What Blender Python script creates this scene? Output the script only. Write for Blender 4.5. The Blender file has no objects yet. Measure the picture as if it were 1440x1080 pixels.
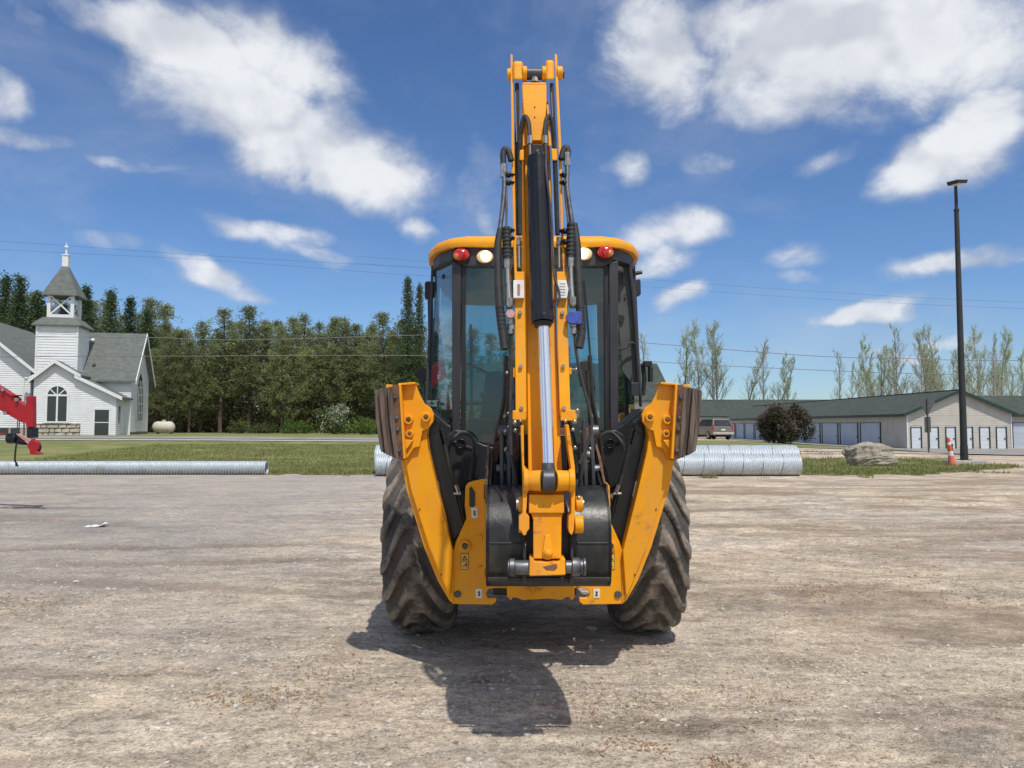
import bpy, math, random
import numpy as np
from mathutils import Vector, Matrix, noise as mnoise

random.seed(7)
rng = np.random.default_rng(7)
C = bpy.context.scene.collection
PI = math.pi

# ------------------------------------------------------------------ camera
FPX = 1081.0                      # focal length in pixels of the 1440 px wide photograph
PITCH = math.radians(3.07)
CAMH = 1.60
cam_d = bpy.data.cameras.new('camera')
cam = bpy.data.objects.new('camera', cam_d)
C.objects.link(cam)
cam.location = (0, 0, CAMH)
cam.rotation_euler = (PI / 2 + PITCH, 0, 0)
cam_d.sensor_width = 36.0
cam_d.lens = FPX / 1440 * 36.0
cam_d.clip_start = 0.05
cam_d.clip_end = 3000
bpy.context.scene.camera = cam


def P(px, py, Y):
    """world point that lies at depth Y (metres north of the camera) behind a pixel of the photograph"""
    a = math.atan((540 - py) / FPX) + PITCH
    zr = Y * math.tan(a)
    d = math.cos(PITCH) * Y + math.sin(PITCH) * zr
    return Vector(((px - 720) / FPX * d, Y, CAMH + zr))


# ------------------------------------------------------------------ light
SUNV = Vector((0.20, -0.50, 1.0)).normalized()
SUN_EL = math.asin(SUNV.z)
SUN_AZ = math.atan2(SUNV.x, SUNV.y)          # clockwise from +Y
sd = bpy.data.lights.new('sun', 'SUN')
sd.energy = 3.55
sd.angle = math.radians(0.8)
sd.color = (1.0, 0.95, 0.87)
so = bpy.data.objects.new('sun', sd)
C.objects.link(so)
so.rotation_euler = SUNV.to_track_quat('Z', 'Y').to_euler()
so.location = (10, -20, 40)

vs = bpy.context.scene.view_settings
vs.view_transform = 'Standard'
vs.look = 'None'
vs.exposure = 0.0
vs.gamma = 1.0
vs.use_curve_mapping = False

world = bpy.data.worlds.new('World')
bpy.context.scene.world = world
world.use_nodes = True


class NT:
    """tiny helper around a node tree"""
    def __init__(s, tree):
        s.t = tree
        s.n = tree.nodes
        s.l = tree.links

    def _in(s, sock, v):
        if v is None:
            return
        if isinstance(v, bpy.types.NodeSocket):
            s.l.new(v, sock)
        else:
            if sock.type == 'RGBA' and hasattr(v, '__len__') and len(v) == 3:
                v = (*v, 1.0)
            sock.default_value = v

    def node(s, typ, ins=None, **props):
        n = s.n.new(typ)
        for k, v in props.items():
            setattr(n, k, v)
        for k, v in (ins or {}).items():
            s._in(n.inputs[k], v)
        return n

    def math(s, op, a, b=None, c=None, clamp=False):
        n = s.node('ShaderNodeMath', operation=op, use_clamp=clamp)
        s._in(n.inputs[0], a)
        s._in(n.inputs[1], b)
        s._in(n.inputs[2], c)
        return n.outputs[0]

    def noise(s, vec, scale, detail=5, rough=0.55, dist=0.0, dim='3D'):
        n = s.node('ShaderNodeTexNoise', noise_dimensions=dim)
        s._in(n.inputs['Vector'], vec)
        n.inputs['Scale'].default_value = scale
        n.inputs['Detail'].default_value = detail
        n.inputs['Roughness'].default_value = rough
        n.inputs['Distortion'].default_value = dist
        return n.outputs[0]

    def ramp(s, x, lo, hi, a=0.0, b=1.0, smooth=True):
        n = s.node('ShaderNodeMapRange', interpolation_type='SMOOTHSTEP' if smooth else 'LINEAR')
        s._in(n.inputs[0], x)
        for i, v in ((1, lo), (2, hi), (3, a), (4, b)):
            s._in(n.inputs[i], v)
        return n.outputs[0]

    def mix(s, f, a, b, blend='MIX'):
        n = s.node('ShaderNodeMix', data_type='RGBA', blend_type=blend)
        s._in(n.inputs[0], f)
        s._in(n.inputs[6], a)
        s._in(n.inputs[7], b)
        return n.outputs[2]

    def mapping(s, vec, loc=(0, 0, 0), rot=(0, 0, 0), scale=(1, 1, 1), typ='POINT'):
        n = s.node('ShaderNodeMapping', vector_type=typ)
        s._in(n.inputs['Vector'], vec)
        n.inputs['Location'].default_value = loc
        n.inputs['Rotation'].default_value = rot
        n.inputs['Scale'].default_value = scale
        return n.outputs[0]


def build_world():
    W = NT(world.node_tree)
    W.n.clear()
    STR = 0.115
    sky = W.node('ShaderNodeTexSky', sky_type='NISHITA', sun_disc=False, sun_elevation=SUN_EL,
                 sun_rotation=SUN_AZ, altitude=200.0, air_density=1.0, dust_density=0.3, ozone_density=3.0)
    tc = W.node('ShaderNodeTexCoord')
    d = tc.outputs['Generated']
    sep = W.node('ShaderNodeSeparateXYZ', {0: d})
    az = W.math('ARCTAN2', sep.outputs[0], sep.outputs[1])
    el = W.math('ARCSINE', sep.outputs[2])
    # warped direction coordinates so that cloud outlines are ragged
    comb = W.node('ShaderNodeCombineXYZ', {0: az, 1: el, 2: 0.0}).outputs[0]
    wn = W.node('ShaderNodeTexNoise')
    W._in(wn.inputs['Vector'], W.mapping(comb, scale=(1, 1.3, 1)))
    wn.inputs['Scale'].default_value = 5
    wn.inputs['Detail'].default_value = 3.5
    wn.inputs['Roughness'].default_value = 0.6
    off = W.node('ShaderNodeVectorMath', operation='MULTIPLY_ADD')
    W._in(off.inputs[0], wn.outputs['Color'])
    off.inputs[1].default_value = (0.16, 0.10, 0.0)
    off.inputs[2].default_value = (-0.08, -0.05, 0.0)
    uv = W.node('ShaderNodeVectorMath', operation='ADD')
    W._in(uv.inputs[0], comb)
    W._in(uv.inputs[1], off.outputs[0])
    uv = uv.outputs[0]
    # the clouds that stand in this sky (pixel centre, radii, tilt in degrees, weight)
    blobs = [
        (250, 45, 170, 62, -12, 1.0), (400, 75, 150, 60, -25, .9), (360, 160, 215, 90, -12, 1.1), (470, 200, 160, 78, -25, 1.1), (530, 240, 80, 45, -20, .8),
        (8, 120, 52, 46, 0, .9), (40, 185, 100, 26, -5, .75), (200, 225, 130, 12, 0, .45),
        (375, 335, 75, 22, -8, .7), (300, 392, 70, 22, -18, .85), (345, 412, 60, 16, -10, .7), (578, 322, 42, 22, -20, .75),
        (430, 370, 60, 14, -20, .5), (672, 250, 46, 60, 0, .55), (690, 290, 30, 40, 0, .5), (160, 350, 60, 14, 0, .42),
        (1210, 50, 270, 112, -4, 1.25), (930, 70, 120, 95, -10, 1.05), (1040, 20, 120, 60, 0, .9), (1420, 100, 110, 90, 0, .95),
        (1360, 205, 125, 55, 22, 1.15), (935, 325, 90, 38, 5, .8), (910, 372, 60, 26, 0, .8),
        (880, 232, 45, 32, 0, .7), (1158, 215, 52, 18, 8, .6), (1212, 438, 98, 20, 5, 1.1),
        (1340, 378, 98, 22, 0, 1.0), (950, 425, 42, 18, 0, .85), (1120, 352, 60, 24, 10, .55),
        (1240, 492, 70, 12, 0, .7), (1350, 466, 90, 14, 0, .7), (1000, 215, 60, 25, 0, .4),
        (1120, 385, 30, 14, 0, .5), (60, 40, 60, 18, -10, .4),
    ]
    dens = None
    for (bx, by, rx, ry, rot, wt) in blobs:
        q = (P(bx, by, 10) - Vector((0, 0, CAMH))).normalized()
        u0, v0 = math.atan2(q.x, q.y), math.asin(q.z)
        k = 1.12 / FPX * math.cos(u0 * .9)
        m = W.mapping(uv, loc=(u0, v0, 0), rot=(0, 0, math.radians(rot)), scale=(rx * k, ry * k, 1), typ='TEXTURE')
        ln = W.node('ShaderNodeVectorMath', {0: m}, operation='LENGTH').outputs['Value']
        b = W.ramp(ln, 0.15, 1.25, wt, 0.0)
        dens = b if dens is None else W.math('MAXIMUM', dens, b)
    # elsewhere the sky goes on with clouds of the same kind
    nz = W.math('MAXIMUM', W.math('ADD', sep.outputs[2], 0.12), 0.05)
    pl = W.node('ShaderNodeVectorMath', operation='DIVIDE')
    W._in(pl.inputs[0], d)
    W._in(pl.inputs[1], W.node('ShaderNodeCombineXYZ', {0: nz, 1: nz, 2: nz}).outputs[0])
    gen = W.ramp(W.noise(pl.outputs[0], 0.9, 4, .5), 0.40, 0.60, 0, 1.1)
    inside = W.math('MULTIPLY', W.ramp(W.math('ABSOLUTE', az), .62, .80, 1, 0), W.ramp(el, .52, .70, 1, 0))
    gen = W.math('MULTIPLY', gen, W.math('SUBTRACT', 1.0, inside))
    gen = W.math('MULTIPLY', gen, W.ramp(el, 0.02, 0.12))
    dens = W.math('MAXIMUM', dens, gen)
    f1 = W.noise(W.mapping(d, scale=(1, 1, 1.35)), 8.0, 11, .62, .25)
    f2 = W.noise(W.mapping(d, loc=(3, 1, 2), scale=(1, 1, 2.2)), 3.0, 6, .6, .4)
    a = W.math('ADD', dens, W.math('MULTIPLY', W.math('SUBTRACT', f1, 0.5), W.ramp(dens, 0.0, 0.35, 0.0, 1.75)))
    a = W.ramp(a, 0.12, 1.10, 0, 0.95)
    haze = W.math('MULTIPLY', W.ramp(f2, 0.40, 0.72, 0, 0.30), W.ramp(el, 0.0, 0.10))
    a = W.math('MAXIMUM', a, haze)
    shade = W.math('ADD', W.ramp(a, 0.2, 0.95, 0.0, .65), W.math('MULTIPLY', W.ramp(f1, .35, .65), .35))
    # shaded undersides
    f3 = W.noise(W.mapping(d, loc=(0.0, 0.0, 0.045), scale=(1, 1, 1.3)), 7.0, 3, .5, .15)
    f4 = W.noise(W.mapping(d, scale=(1, 1, 1.3)), 7.0, 3, .5, .15)
    under = W.ramp(W.math('SUBTRACT', f3, f4), -0.02, 0.14, 0.0, 0.45)
    cc = W.mix(shade, (0.42, 0.48, 0.60), (0.86, 0.875, 0.90))
    cc = W.mix(under, cc, (0.36, 0.40, 0.50))
    cc = W.node('ShaderNodeVectorMath', {0: cc}, operation='SCALE')
    cc.inputs['Scale'].default_value = 1.02 / STR
    hs = W.node('ShaderNodeHueSaturation', {'Color': sky.outputs[0], 'Saturation': 1.02, 'Value': 1.0, 'Hue': 0.502})
    skyc = W.mix(1.0, hs.outputs[0], (0.66, 0.83, 1.03), 'MULTIPLY')
    col = W.mix(a, skyc, cc.outputs[0])
    bg = W.node('ShaderNodeBackground', {'Color': col, 'Strength': STR})
    out = W.node('ShaderNodeOutputWorld', {'Surface': bg.outputs[0]})


build_world()

# ------------------------------------------------------------------ materials
MATS = {}


def new_mat(name):
    m = bpy.data.materials.new(name)
    m.use_nodes = True
    t = NT(m.node_tree)
    t.n.clear()
    out = t.node('ShaderNodeOutputMaterial')
    b = t.node('ShaderNodeBsdfPrincipled')
    t.l.new(b.outputs[0], out.inputs[0])
    MATS[name] = m
    return m, t, b, out


def simple(name, col, rough=.5, metal=0.0, col2=None, nscale=6.0, bump=0.0, bscale=60.0, lo=.4, hi=.65,
           rough2=None, spec=None, coat=0.0, detail=6, stretch=(1, 1, 1), emit=None, film=0.0, dirt=None, dirt_lo=.55, dirt_hi=.75, dirt_scale=3.0):
    m, t, b, out = new_mat(name)
    tc = t.node('ShaderNodeTexCoord')
    v = t.mapping(tc.outputs['Object'], scale=stretch)
    n = t.noise(v, nscale, detail, .62)
    f = t.ramp(n, lo, hi)
    c = t.mix(f, col, col2 or tuple(x * .8 for x in col))
    if dirt:
        df = t.ramp(t.noise(t.mapping(v, loc=(5, 3, 1)), dirt_scale, 9, .68), dirt_lo, dirt_hi, 0, .85)
        c = t.mix(df, c, dirt)
    if film:
        ff = t.math('ADD', t.math('MULTIPLY', t.noise(t.mapping(v, loc=(9, 2, 4), scale=(1, 1, .35)), 2.3, 8, .66), .7),
                    t.math('MULTIPLY', t.noise(t.mapping(v, loc=(1, 2, 8), scale=(6, 6, .6)), 6, 5, .6), .35))
        c = t.mix(t.ramp(ff, .46, .74, 0, film), c, (.36, .28, .19))
    t._in(b.inputs['Base Color'], c)
    if rough2 is None:
        rough2 = min(1, rough + .15)
    t._in(b.inputs['Roughness'], t.ramp(n, lo, hi, rough, rough2))
    b.inputs['Metallic'].default_value = metal
    if spec is not None:
        b.inputs['Specular IOR Level'].default_value = spec
    if coat:
        b.inputs['Coat Weight'].default_value = coat
        b.inputs['Coat Roughness'].default_value = .12
    if bump:
        bn = t.node('ShaderNodeBump', {'Height': t.noise(v, bscale, 5, .6), 'Strength': bump, 'Distance': .01})
        t.l.new(bn.outputs[0], b.inputs['Normal'])
    if emit:
        b.inputs['Emission Color'].default_value = (*emit[0], 1)
        b.inputs['Emission Strength'].default_value = emit[1]
    return m


YEL = simple('yellow_paint', (.90, .385, .003), .42, film=.30, col2=(.86, .34, .002), nscale=3, spec=.28, coat=.08, bump=.05, bscale=25,
             dirt=(.24, .12, .05), dirt_lo=.585, dirt_hi=.80, dirt_scale=7)
YELW = simple('worn_yellow_paint', (.84, .345, .004), .45, film=.30, spec=.28, col2=(.74, .28, .005), nscale=5, bump=.15, bscale=30,
              dirt=(.11, .05, .025), dirt_lo=.56, dirt_hi=.70, dirt_scale=9)
BLK = simple('black_paint', (.007, .008, .010), .22, rough2=.30, col2=(.010, .011, .013), nscale=4, bump=.06, bscale=40,
             dirt=(.05, .045, .04), dirt_lo=.62, dirt_hi=.9)
CABBLK = simple('charcoal_cab_paint', (.030, .031, .038), .42, col2=(.042, .042, .05), nscale=2,
                dirt=(.12, .11, .10), dirt_lo=.62, dirt_hi=.9)
PLAS = simple('black_plastic', (.011, .012, .015), .48, col2=(.020, .021, .024), nscale=2.5, bump=.1, bscale=150)
BUCK = simple('bucket_paint', (.008, .010, .011), .34, film=.10, col2=(.014, .016, .016), nscale=4, bump=.25, bscale=18,
              dirt=(.075, .066, .055), dirt_lo=.50, dirt_hi=.78, dirt_scale=5)
STEEL = simple('worn_steel', (.20, .205, .22), .42, .75, col2=(.09, .09, .10), nscale=12, bump=.1,
               dirt=(.07, .055, .045), dirt_lo=.52, dirt_hi=.75, dirt_scale=12)
DSTEEL = simple('dark_steel', (.07, .075, .085), .42, .5, col2=(.11, .11, .12), nscale=10, bump=.1,
                dirt=(.14, .11, .085), dirt_lo=.55, dirt_hi=.8, dirt_scale=10)
ZINC = simple('zinc_fitting', (.50, .48, .44), .30, .95, col2=(.32, .30, .27), nscale=30)
CHROME = simple('chrome_rod', (.90, .90, .91), .20, 1.0, col2=(.86, .87, .88), nscale=3, rough2=.23)
RUST = simple('rusty_steel', (.19, .095, .05), .85, .1, col2=(.10, .055, .035), nscale=14, bump=.4, bscale=50)
HOSE = simple('rubber_hose', (.020, .020, .021), .55, col2=(.038, .037, .036), nscale=20, bump=.1, bscale=120)
PADM = simple('worn_pad_rubber', (.075, .055, .045), .85, col2=(.19, .15, .125), nscale=7, bump=.9, bscale=22,
              stretch=(4, 1, .25), dirt=(.22, .13, .09), dirt_lo=.5, dirt_hi=.8, dirt_scale=4)
REDM = simple('red_lamp_lens', (.55, .008, .006), .12, col2=(.40, .006, .006), coat=1.0, nscale=60)
AMBM = simple('amber_lamp_lens', (.75, .20, .02), .12, col2=(.6, .14, .02), coat=1.0, nscale=60)
LAMPG = simple('lamp_housing_with_glow', (.85, .62, .34), .25, .3, emit=((1.0, .62, .28), .35))  # the lit lamp's warm glow is put into the housing's colour and weak emission
LIT = simple('lit_lamp', (1, .9, .7), .2, emit=((1.0, .78, .42), 2.4))
WHITEST = simple('white_sticker', (.78, .77, .74), .4, col2=(.66, .65, .62), nscale=20)
PRINT = simple('dark_print', (.04, .035, .04), .5)
PRINTR = simple('faded_red_print', (.42, .16, .15), .5)
STKY = simple('yellow_sticker', (.85, .50, .06), .45, col2=(.75, .42, .05))
PINK = simple('pink_cap', (.62, .36, .35), .5, col2=(.50, .27, .27), nscale=30)
BLUE = simple('blue_cap', (.06, .10, .42), .4, col2=(.05, .08, .33), nscale=30)
SEAT = simple('seat_vinyl', (.035, .045, .075), .6, col2=(.05, .06, .09), nscale=10)
WOODC = simple('wood_chip', (.34, .17, .075), .85, col2=(.20, .10, .05), nscale=4)


def tyre_mat():
    m, t, b, out = new_mat('dusty_tyre_rubber')
    tc = t.node('ShaderNodeTexCoord')
    geo = t.node('ShaderNodeNewGeometry')
    v = tc.outputs['Object']
    at = t.node('ShaderNodeAttribute', attribute_name='lug')
    n1 = t.noise(v, 7, 9, .68)
    n2 = t.noise(v, 38, 6, .7)
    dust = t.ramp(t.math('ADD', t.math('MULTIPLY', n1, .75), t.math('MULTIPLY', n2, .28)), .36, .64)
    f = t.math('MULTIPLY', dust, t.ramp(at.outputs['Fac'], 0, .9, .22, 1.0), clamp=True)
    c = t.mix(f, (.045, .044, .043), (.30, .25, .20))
    t._in(b.inputs['Base Color'], c)
    b.inputs['Roughness'].default_value = .82
    bn = t.node('ShaderNodeBump', {'Height': t.math('ADD', n2, t.math('MULTIPLY', t.noise(v, 120, 4, .7), .4)), 'Strength': .75, 'Distance': .009})
    t.l.new(bn.outputs[0], b.inputs['Normal'])
    return m


TYRE = tyre_mat()


def glass_mat(name, tint, refl=1.0):
    m = bpy.data.materials.new(name)
    m.use_nodes = True
    t = NT(m.node_tree)
    t.n.clear()
    out = t.node('ShaderNodeOutputMaterial')
    tr = t.node('ShaderNodeBsdfTransparent', {'Color': tint})
    gl = t.node('ShaderNodeBsdfGlossy', {'Color': (1, 1, 1), 'Roughness': .02})
    fr = t.node('ShaderNodeFresnel', {'IOR': 1.5})
    f = t.math('MULTIPLY', fr.outputs[0], refl, clamp=True)
    tc = t.node('ShaderNodeTexCoord')
    dn = t.ramp(t.noise(tc.outputs['Object'], 3.0, 8, .65), .45, .8, .02, .10)
    df = t.node('ShaderNodeBsdfDiffuse', {'Color': (.20, .34, .38)})
    mx = t.node('ShaderNodeMixShader', {0: f, 1: tr.outputs[0], 2: gl.outputs[0]})
    mx2 = t.node('ShaderNodeMixShader', {0: dn, 1: mx.outputs[0], 2: df.outputs[0]})
    t.l.new(mx2.outputs[0], out.inputs[0])
    return m


GLASS = glass_mat('tinted_cab_glass', (.27, .60, .67), 1.7)
GLASS2 = glass_mat('clear_cab_glass', (.50, .64, .64), 1.5)
HGLASS = simple('dark_window_glass', (.02, .025, .03), .06, col2=(.03, .035, .035), nscale=.8, spec=.8)


# ------------------------------------------------------------------ mesh builder
class MB:
    def __init__(s, org=(0, 0, 0)):
        s.v, s.f, s.sm, s.mi = [], [], [], []
        s.o = Vector(org)
        s.m = 0
        s.cuts = []
        s.adds = []

    def cut(s):
        """what follows is a piece of its own"""
        s.cuts.append((len(s.v), len(s.f)))

    def add(s, vs, fs, smooth=False):
        b = len(s.v)
        s.adds.append((len(s.v), len(s.f)))
        s.v += [tuple(Vector(p) - s.o) for p in vs]
        for i, f in enumerate(fs):
            s.f.append([b + k for k in f])
            s.sm.append(smooth if isinstance(smooth, bool) else smooth[i])
            s.mi.append(s.m)
        return s

    def box(s, x0, x1, y0, y1, z0, z1):
        vs = [(x, y, z) for z in (z0, z1) for y in (y0, y1) for x in (x0, x1)]
        return s.add(vs, [(0, 2, 3, 1), (4, 5, 7, 6), (0, 1, 5, 4), (2, 6, 7, 3), (0, 4, 6, 2), (1, 3, 7, 5)])

    def hexa(s, bot, top):
        """box from four bottom and four top corners (same turning sense)"""
        return s.add(list(bot) + list(top), [(0, 3, 2, 1), (4, 5, 6, 7), (0, 1, 5, 4), (1, 2, 6, 5), (2, 3, 7, 6), (3, 0, 4, 7)])

    def prism(s, pts, vec):
        n = len(pts)
        vec = Vector(vec)
        a = [Vector(p) for p in pts]
        nr = Vector((0, 0, 0))
        for i in range(n):
            nr += a[i].cross(a[(i + 1) % n])
        if nr.dot(vec) > 0:
            a.reverse()
        vs = a + [p + vec for p in a]
        fs = [tuple(range(n)), tuple(range(2 * n - 1, n - 1, -1))]
        fs += [(i, i + n, (i + 1) % n + n, (i + 1) % n) for i in range(n)]
        return s.add(vs, fs)

    def cyl(s, p0, p1, r0, r1=None, n=16, caps=True):
        p0, p1 = Vector(p0), Vector(p1)
        r1 = r0 if r1 is None else r1
        z = (p1 - p0).normalized()
        x = z.orthogonal().normalized()
        y = z.cross(x)
        vs = []
        for p, r in ((p0, r0), (p1, r1)):
            for i in range(n):
                a = 2 * PI * i / n
                vs.append(p + x * math.cos(a) * r + y * math.sin(a) * r)
        fs = [(i, (i + 1) % n, (i + 1) % n + n, i + n) for i in range(n)]
        sm = [True] * n
        if caps:
            fs += [tuple(range(n - 1, -1, -1)), tuple(range(n, 2 * n))]
            sm += [False, False]
        return s.add(vs, fs, sm)

    def tube(s, pts, r, n=8, sub=6, caps=True):
        """smooth tube through points; r a number or a list"""
        pts = [Vector(p) for p in pts]
        rr = r if hasattr(r, '__len__') else [r] * len(pts)
        path, rad = [], []
        if sub <= 1 or len(pts) < 3:
            path, rad = pts, list(rr)
        else:
            for i in range(len(pts) - 1):
                a, b = pts[i], pts[i + 1]
                p = pts[i - 1] if i else a * 2 - b
                q = pts[i + 2] if i + 2 < len(pts) else b * 2 - a
                for k in range(sub):
                    t = k / sub
                    t2, t3 = t * t, t * t * t
                    path.append(.5 * ((2 * a) + (b - p) * t + (2 * p - 5 * a + 4 * b - q) * t2 + (3 * a - p - 3 * b + q) * t3))
                    rad.append(rr[i] + (rr[i + 1] - rr[i]) * t)
            path.append(pts[-1])
            rad.append(rr[-1])
        m = len(path)
        vs = []
        x = None
        for i in range(m):
            z = (path[min(i + 1, m - 1)] - path[max(i - 1, 0)]).normalized()
            if x is None:
                x = z.orthogonal().normalized()
            else:
                x = (x - z * x.dot(z)).normalized()
            y = z.cross(x)
            for k in range(n):
                a = 2 * PI * k / n
                vs.append(path[i] + (x * math.cos(a) + y * math.sin(a)) * rad[i])
        fs, sm = [], []
        for i in range(m - 1):
            for k in range(n):
                fs.append((i * n + k, i * n + (k + 1) % n, (i + 1) * n + (k + 1) % n, (i + 1) * n + k))
                sm.append(True)
        if caps:
            fs += [tuple(range(n - 1, -1, -1)), tuple(range((m - 1) * n, m * n))]
            sm += [False, False]
        return s.add(vs, fs, sm)

    def ball(s, c, rx, ry=None, rz=None, n=14, m=10):
        ry = rx if ry is None else ry
        rz = rx if rz is None else rz
        c = Vector(c)
        vs = [c + Vector((0, 0, rz))]
        for j in range(1, m):
            t = PI * j / m
            for i in range(n):
                a = 2 * PI * i / n
                vs.append(c + Vector((rx * math.sin(t) * math.cos(a), ry * math.sin(t) * math.sin(a), rz * math.cos(t))))
        vs.append(c - Vector((0, 0, rz)))
        fs = [(0, 1 + i, 1 + (i + 1) % n) for i in range(n)]
        for j in range(m - 2):
            for i in range(n):
                a = 1 + j * n + i
                b = 1 + j * n + (i + 1) % n
                fs.append((a, a + n, b + n, b))
        L = len(vs) - 1
        fs += [(L, L - n + (i + 1) % n, L - n + i) for i in range(n)]
        return s.add(vs, fs, True)

    def lathe(s, c, axis, prof, n=24, caps=False):
        """prof: list of (distance along axis, radius)"""
        c = Vector(c)
        z = Vector(axis).normalized()
        x = z.orthogonal().normalized()
        y = z.cross(x)
        vs = []
        for (h, r) in prof:
            for i in range(n):
                a = 2 * PI * i / n
                vs.append(c + z * h + (x * math.cos(a) + y * math.sin(a)) * r)
        fs = []
        for j in range(len(prof) - 1):
            for i in range(n):
                fs.append((j * n + i, j * n + (i + 1) % n, (j + 1) * n + (i + 1) % n, (j + 1) * n + i))
        sm = [True] * len(fs)
        if caps:
            fs += [tuple(range(n - 1, -1, -1)), tuple(range((len(prof) - 1) * n, len(prof) * n))]
            sm += [False, False]
        return s.add(vs, fs, sm)

    def quad(s, a, b, c, d):
        return s.add([a, b, c, d], [(0, 1, 2, 3)])

    def build(s, name, mat, parent=None, bevel=0, loc=None, seg=2, split=False):
        marks = s.adds[1:] if split else s.cuts
        if marks:
            st = [(0, 0)] + marks + [(len(s.v), len(s.f))]
            first = None
            for (v0, f0), (v1, f1) in zip(st, st[1:]):
                if f1 <= f0:
                    continue
                q = MB()
                q.v = s.v[v0:v1]
                q.f = [[k - v0 for k in f] for f in s.f[f0:f1]]
                q.sm, q.mi = s.sm[f0:f1], s.mi[f0:f1]
                o = q.build(name, mat, parent, bevel, loc, seg)
                first = first or o
            return first
        me = bpy.data.meshes.new(name)
        me.from_pydata(s.v, [], s.f)
        me.polygons.foreach_set('use_smooth', s.sm)
        mats = mat if isinstance(mat, (list, tuple)) else [mat]
        for q in mats:
            me.materials.append(q)
        if len(mats) > 1:
            me.polygons.foreach_set('material_index', s.mi)
        me.update()
        if any(s.sm):
            me.set_sharp_from_angle(angle=math.radians(38))
        o = bpy.data.objects.new(name, me)
        C.objects.link(o)
        if parent is not None:
            o.parent = parent
        if loc is not None:
            o.location = loc
        if bevel:
            b = o.modifiers.new('bevel', 'BEVEL')
            b.width = bevel
            b.segments = seg
            b.limit_method = 'ANGLE'
            b.angle_limit = math.radians(35)
            b.harden_normals = True
        return o


def empty(name, loc=(0, 0, 0), rz=0, parent=None):
    o = bpy.data.objects.new(name, None)
    o.empty_display_size = .1
    C.objects.link(o)
    o.location = loc
    o.rotation_euler = (0, 0, rz)
    if parent:
        o.parent = parent
    return o


def tag(o, label=None, cat=None, group=None, kind=None):
    for k, v in (('label', label), ('category', cat), ('group', group), ('kind', kind)):
        if v:
            o[k] = v
    return o


def copy_tree(o, parent=None):
    c = o.copy()
    C.objects.link(c)
    c.parent = parent
    for ch in o.children:
        copy_tree(ch, c)
    return c


def np_mesh(name, V, F, mat, parent=None, smooth=False, cols=None):
    """mesh from numpy arrays; F an (n,k) int array"""
    me = bpy.data.meshes.new(name)
    k = F.shape[1]
    me.vertices.add(len(V))
    me.vertices.foreach_set('co', np.asarray(V, np.float32).ravel())
    me.loops.add(F.size)
    me.loops.foreach_set('vertex_index', F.astype(np.int32).ravel())
    me.polygons.add(len(F))
    me.polygons.foreach_set('loop_start', np.arange(0, F.size, k, dtype=np.int32))
    me.update(calc_edges=True)
    me.validate()
    me.polygons.foreach_set('use_smooth', np.full(len(me.polygons), smooth))
    for q in (mat if isinstance(mat, (list, tuple)) else [mat]):
        me.materials.append(q)
    me.update()
    if cols is not None:
        a = me.attributes.new('tone', 'FLOAT', 'POINT')
        a.data.foreach_set('value', np.asarray(cols, np.float32))
    o = bpy.data.objects.new(name, me)
    C.objects.link(o)
    if parent is not None:
        o.parent = parent
    return o


# ------------------------------------------------------------------ terrain
GX = np.array([-200, -60, -20, 0, 18, 30, 60, 200], float)
GZ = np.array([.9, .88, .78, .6, .36, -.33, -.42, -.5], float)


def gz(x, y):
    x, y = np.asarray(x, float), np.asarray(y, float)
    t = np.clip((y - 28) / 32, 0, 1)
    t = t * t * (3 - 2 * t)
    return np.interp(x, GX, GZ) * t


def gzf(x, y):
    return float(gz(x, y))


def vnoise(x, y, s, seed=0):
    """cheap value noise on arrays"""
    x = x / s + seed * 17.3
    y = y / s + seed * 9.1
    xi, yi = np.floor(x).astype(int), np.floor(y).astype(int)
    fx, fy = x - xi, y - yi
    fx, fy = fx * fx * (3 - 2 * fx), fy * fy * (3 - 2 * fy)

    def h(a, b):
        v = np.sin(a * 127.1 + b * 311.7 + seed * 74.7) * 43758.5453
        return v - np.floor(v)
    return (h(xi, yi) * (1 - fx) + h(xi + 1, yi) * fx) * (1 - fy) + (h(xi, yi + 1) * (1 - fx) + h(xi + 1, yi + 1) * fx) * fy


TRACKS = [(9.6, .16, .006), (10.9, .17, .006), (14.2, .10, .004), (15.6, .10, .004), (7.3, -.10, .010), (12.6, -.07, .0), (18.5, .04, 0)]


def relief(x, y):
    """small unevenness of the lot"""
    r = (vnoise(x, y, 2.3, 1) - .5) * .03 + (vnoise(x, y, .6, 2) - .5) * .014 + (vnoise(x, y, .17, 3) - .5) * .013 + (vnoise(x, y, .08, 4) - .5) * .009
    # wheel tracks that swing across the lot
    for k, (a, b, c_) in enumerate(TRACKS):
        d = (y - (a + b * x + c_ * x * x)) / .22
        tread = .6 + .4 * np.sin(x * 26 + k * 2 + d * 3)
        r = r - .030 * np.exp(-d * d) * tread + .014 * np.exp(-(np.abs(d) - 1.5) ** 2 * 3)
    r = r + (vnoise(x * .3 + y * .12, y, .35, 9) - .5) * .022
    near = np.clip((np.hypot(x - .16, y - 5.9) - 1.5) / 1.5, 0, 1)
    return r * np.clip((24 - y) / 7, 0, 1) * (.35 + .65 * near)


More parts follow.
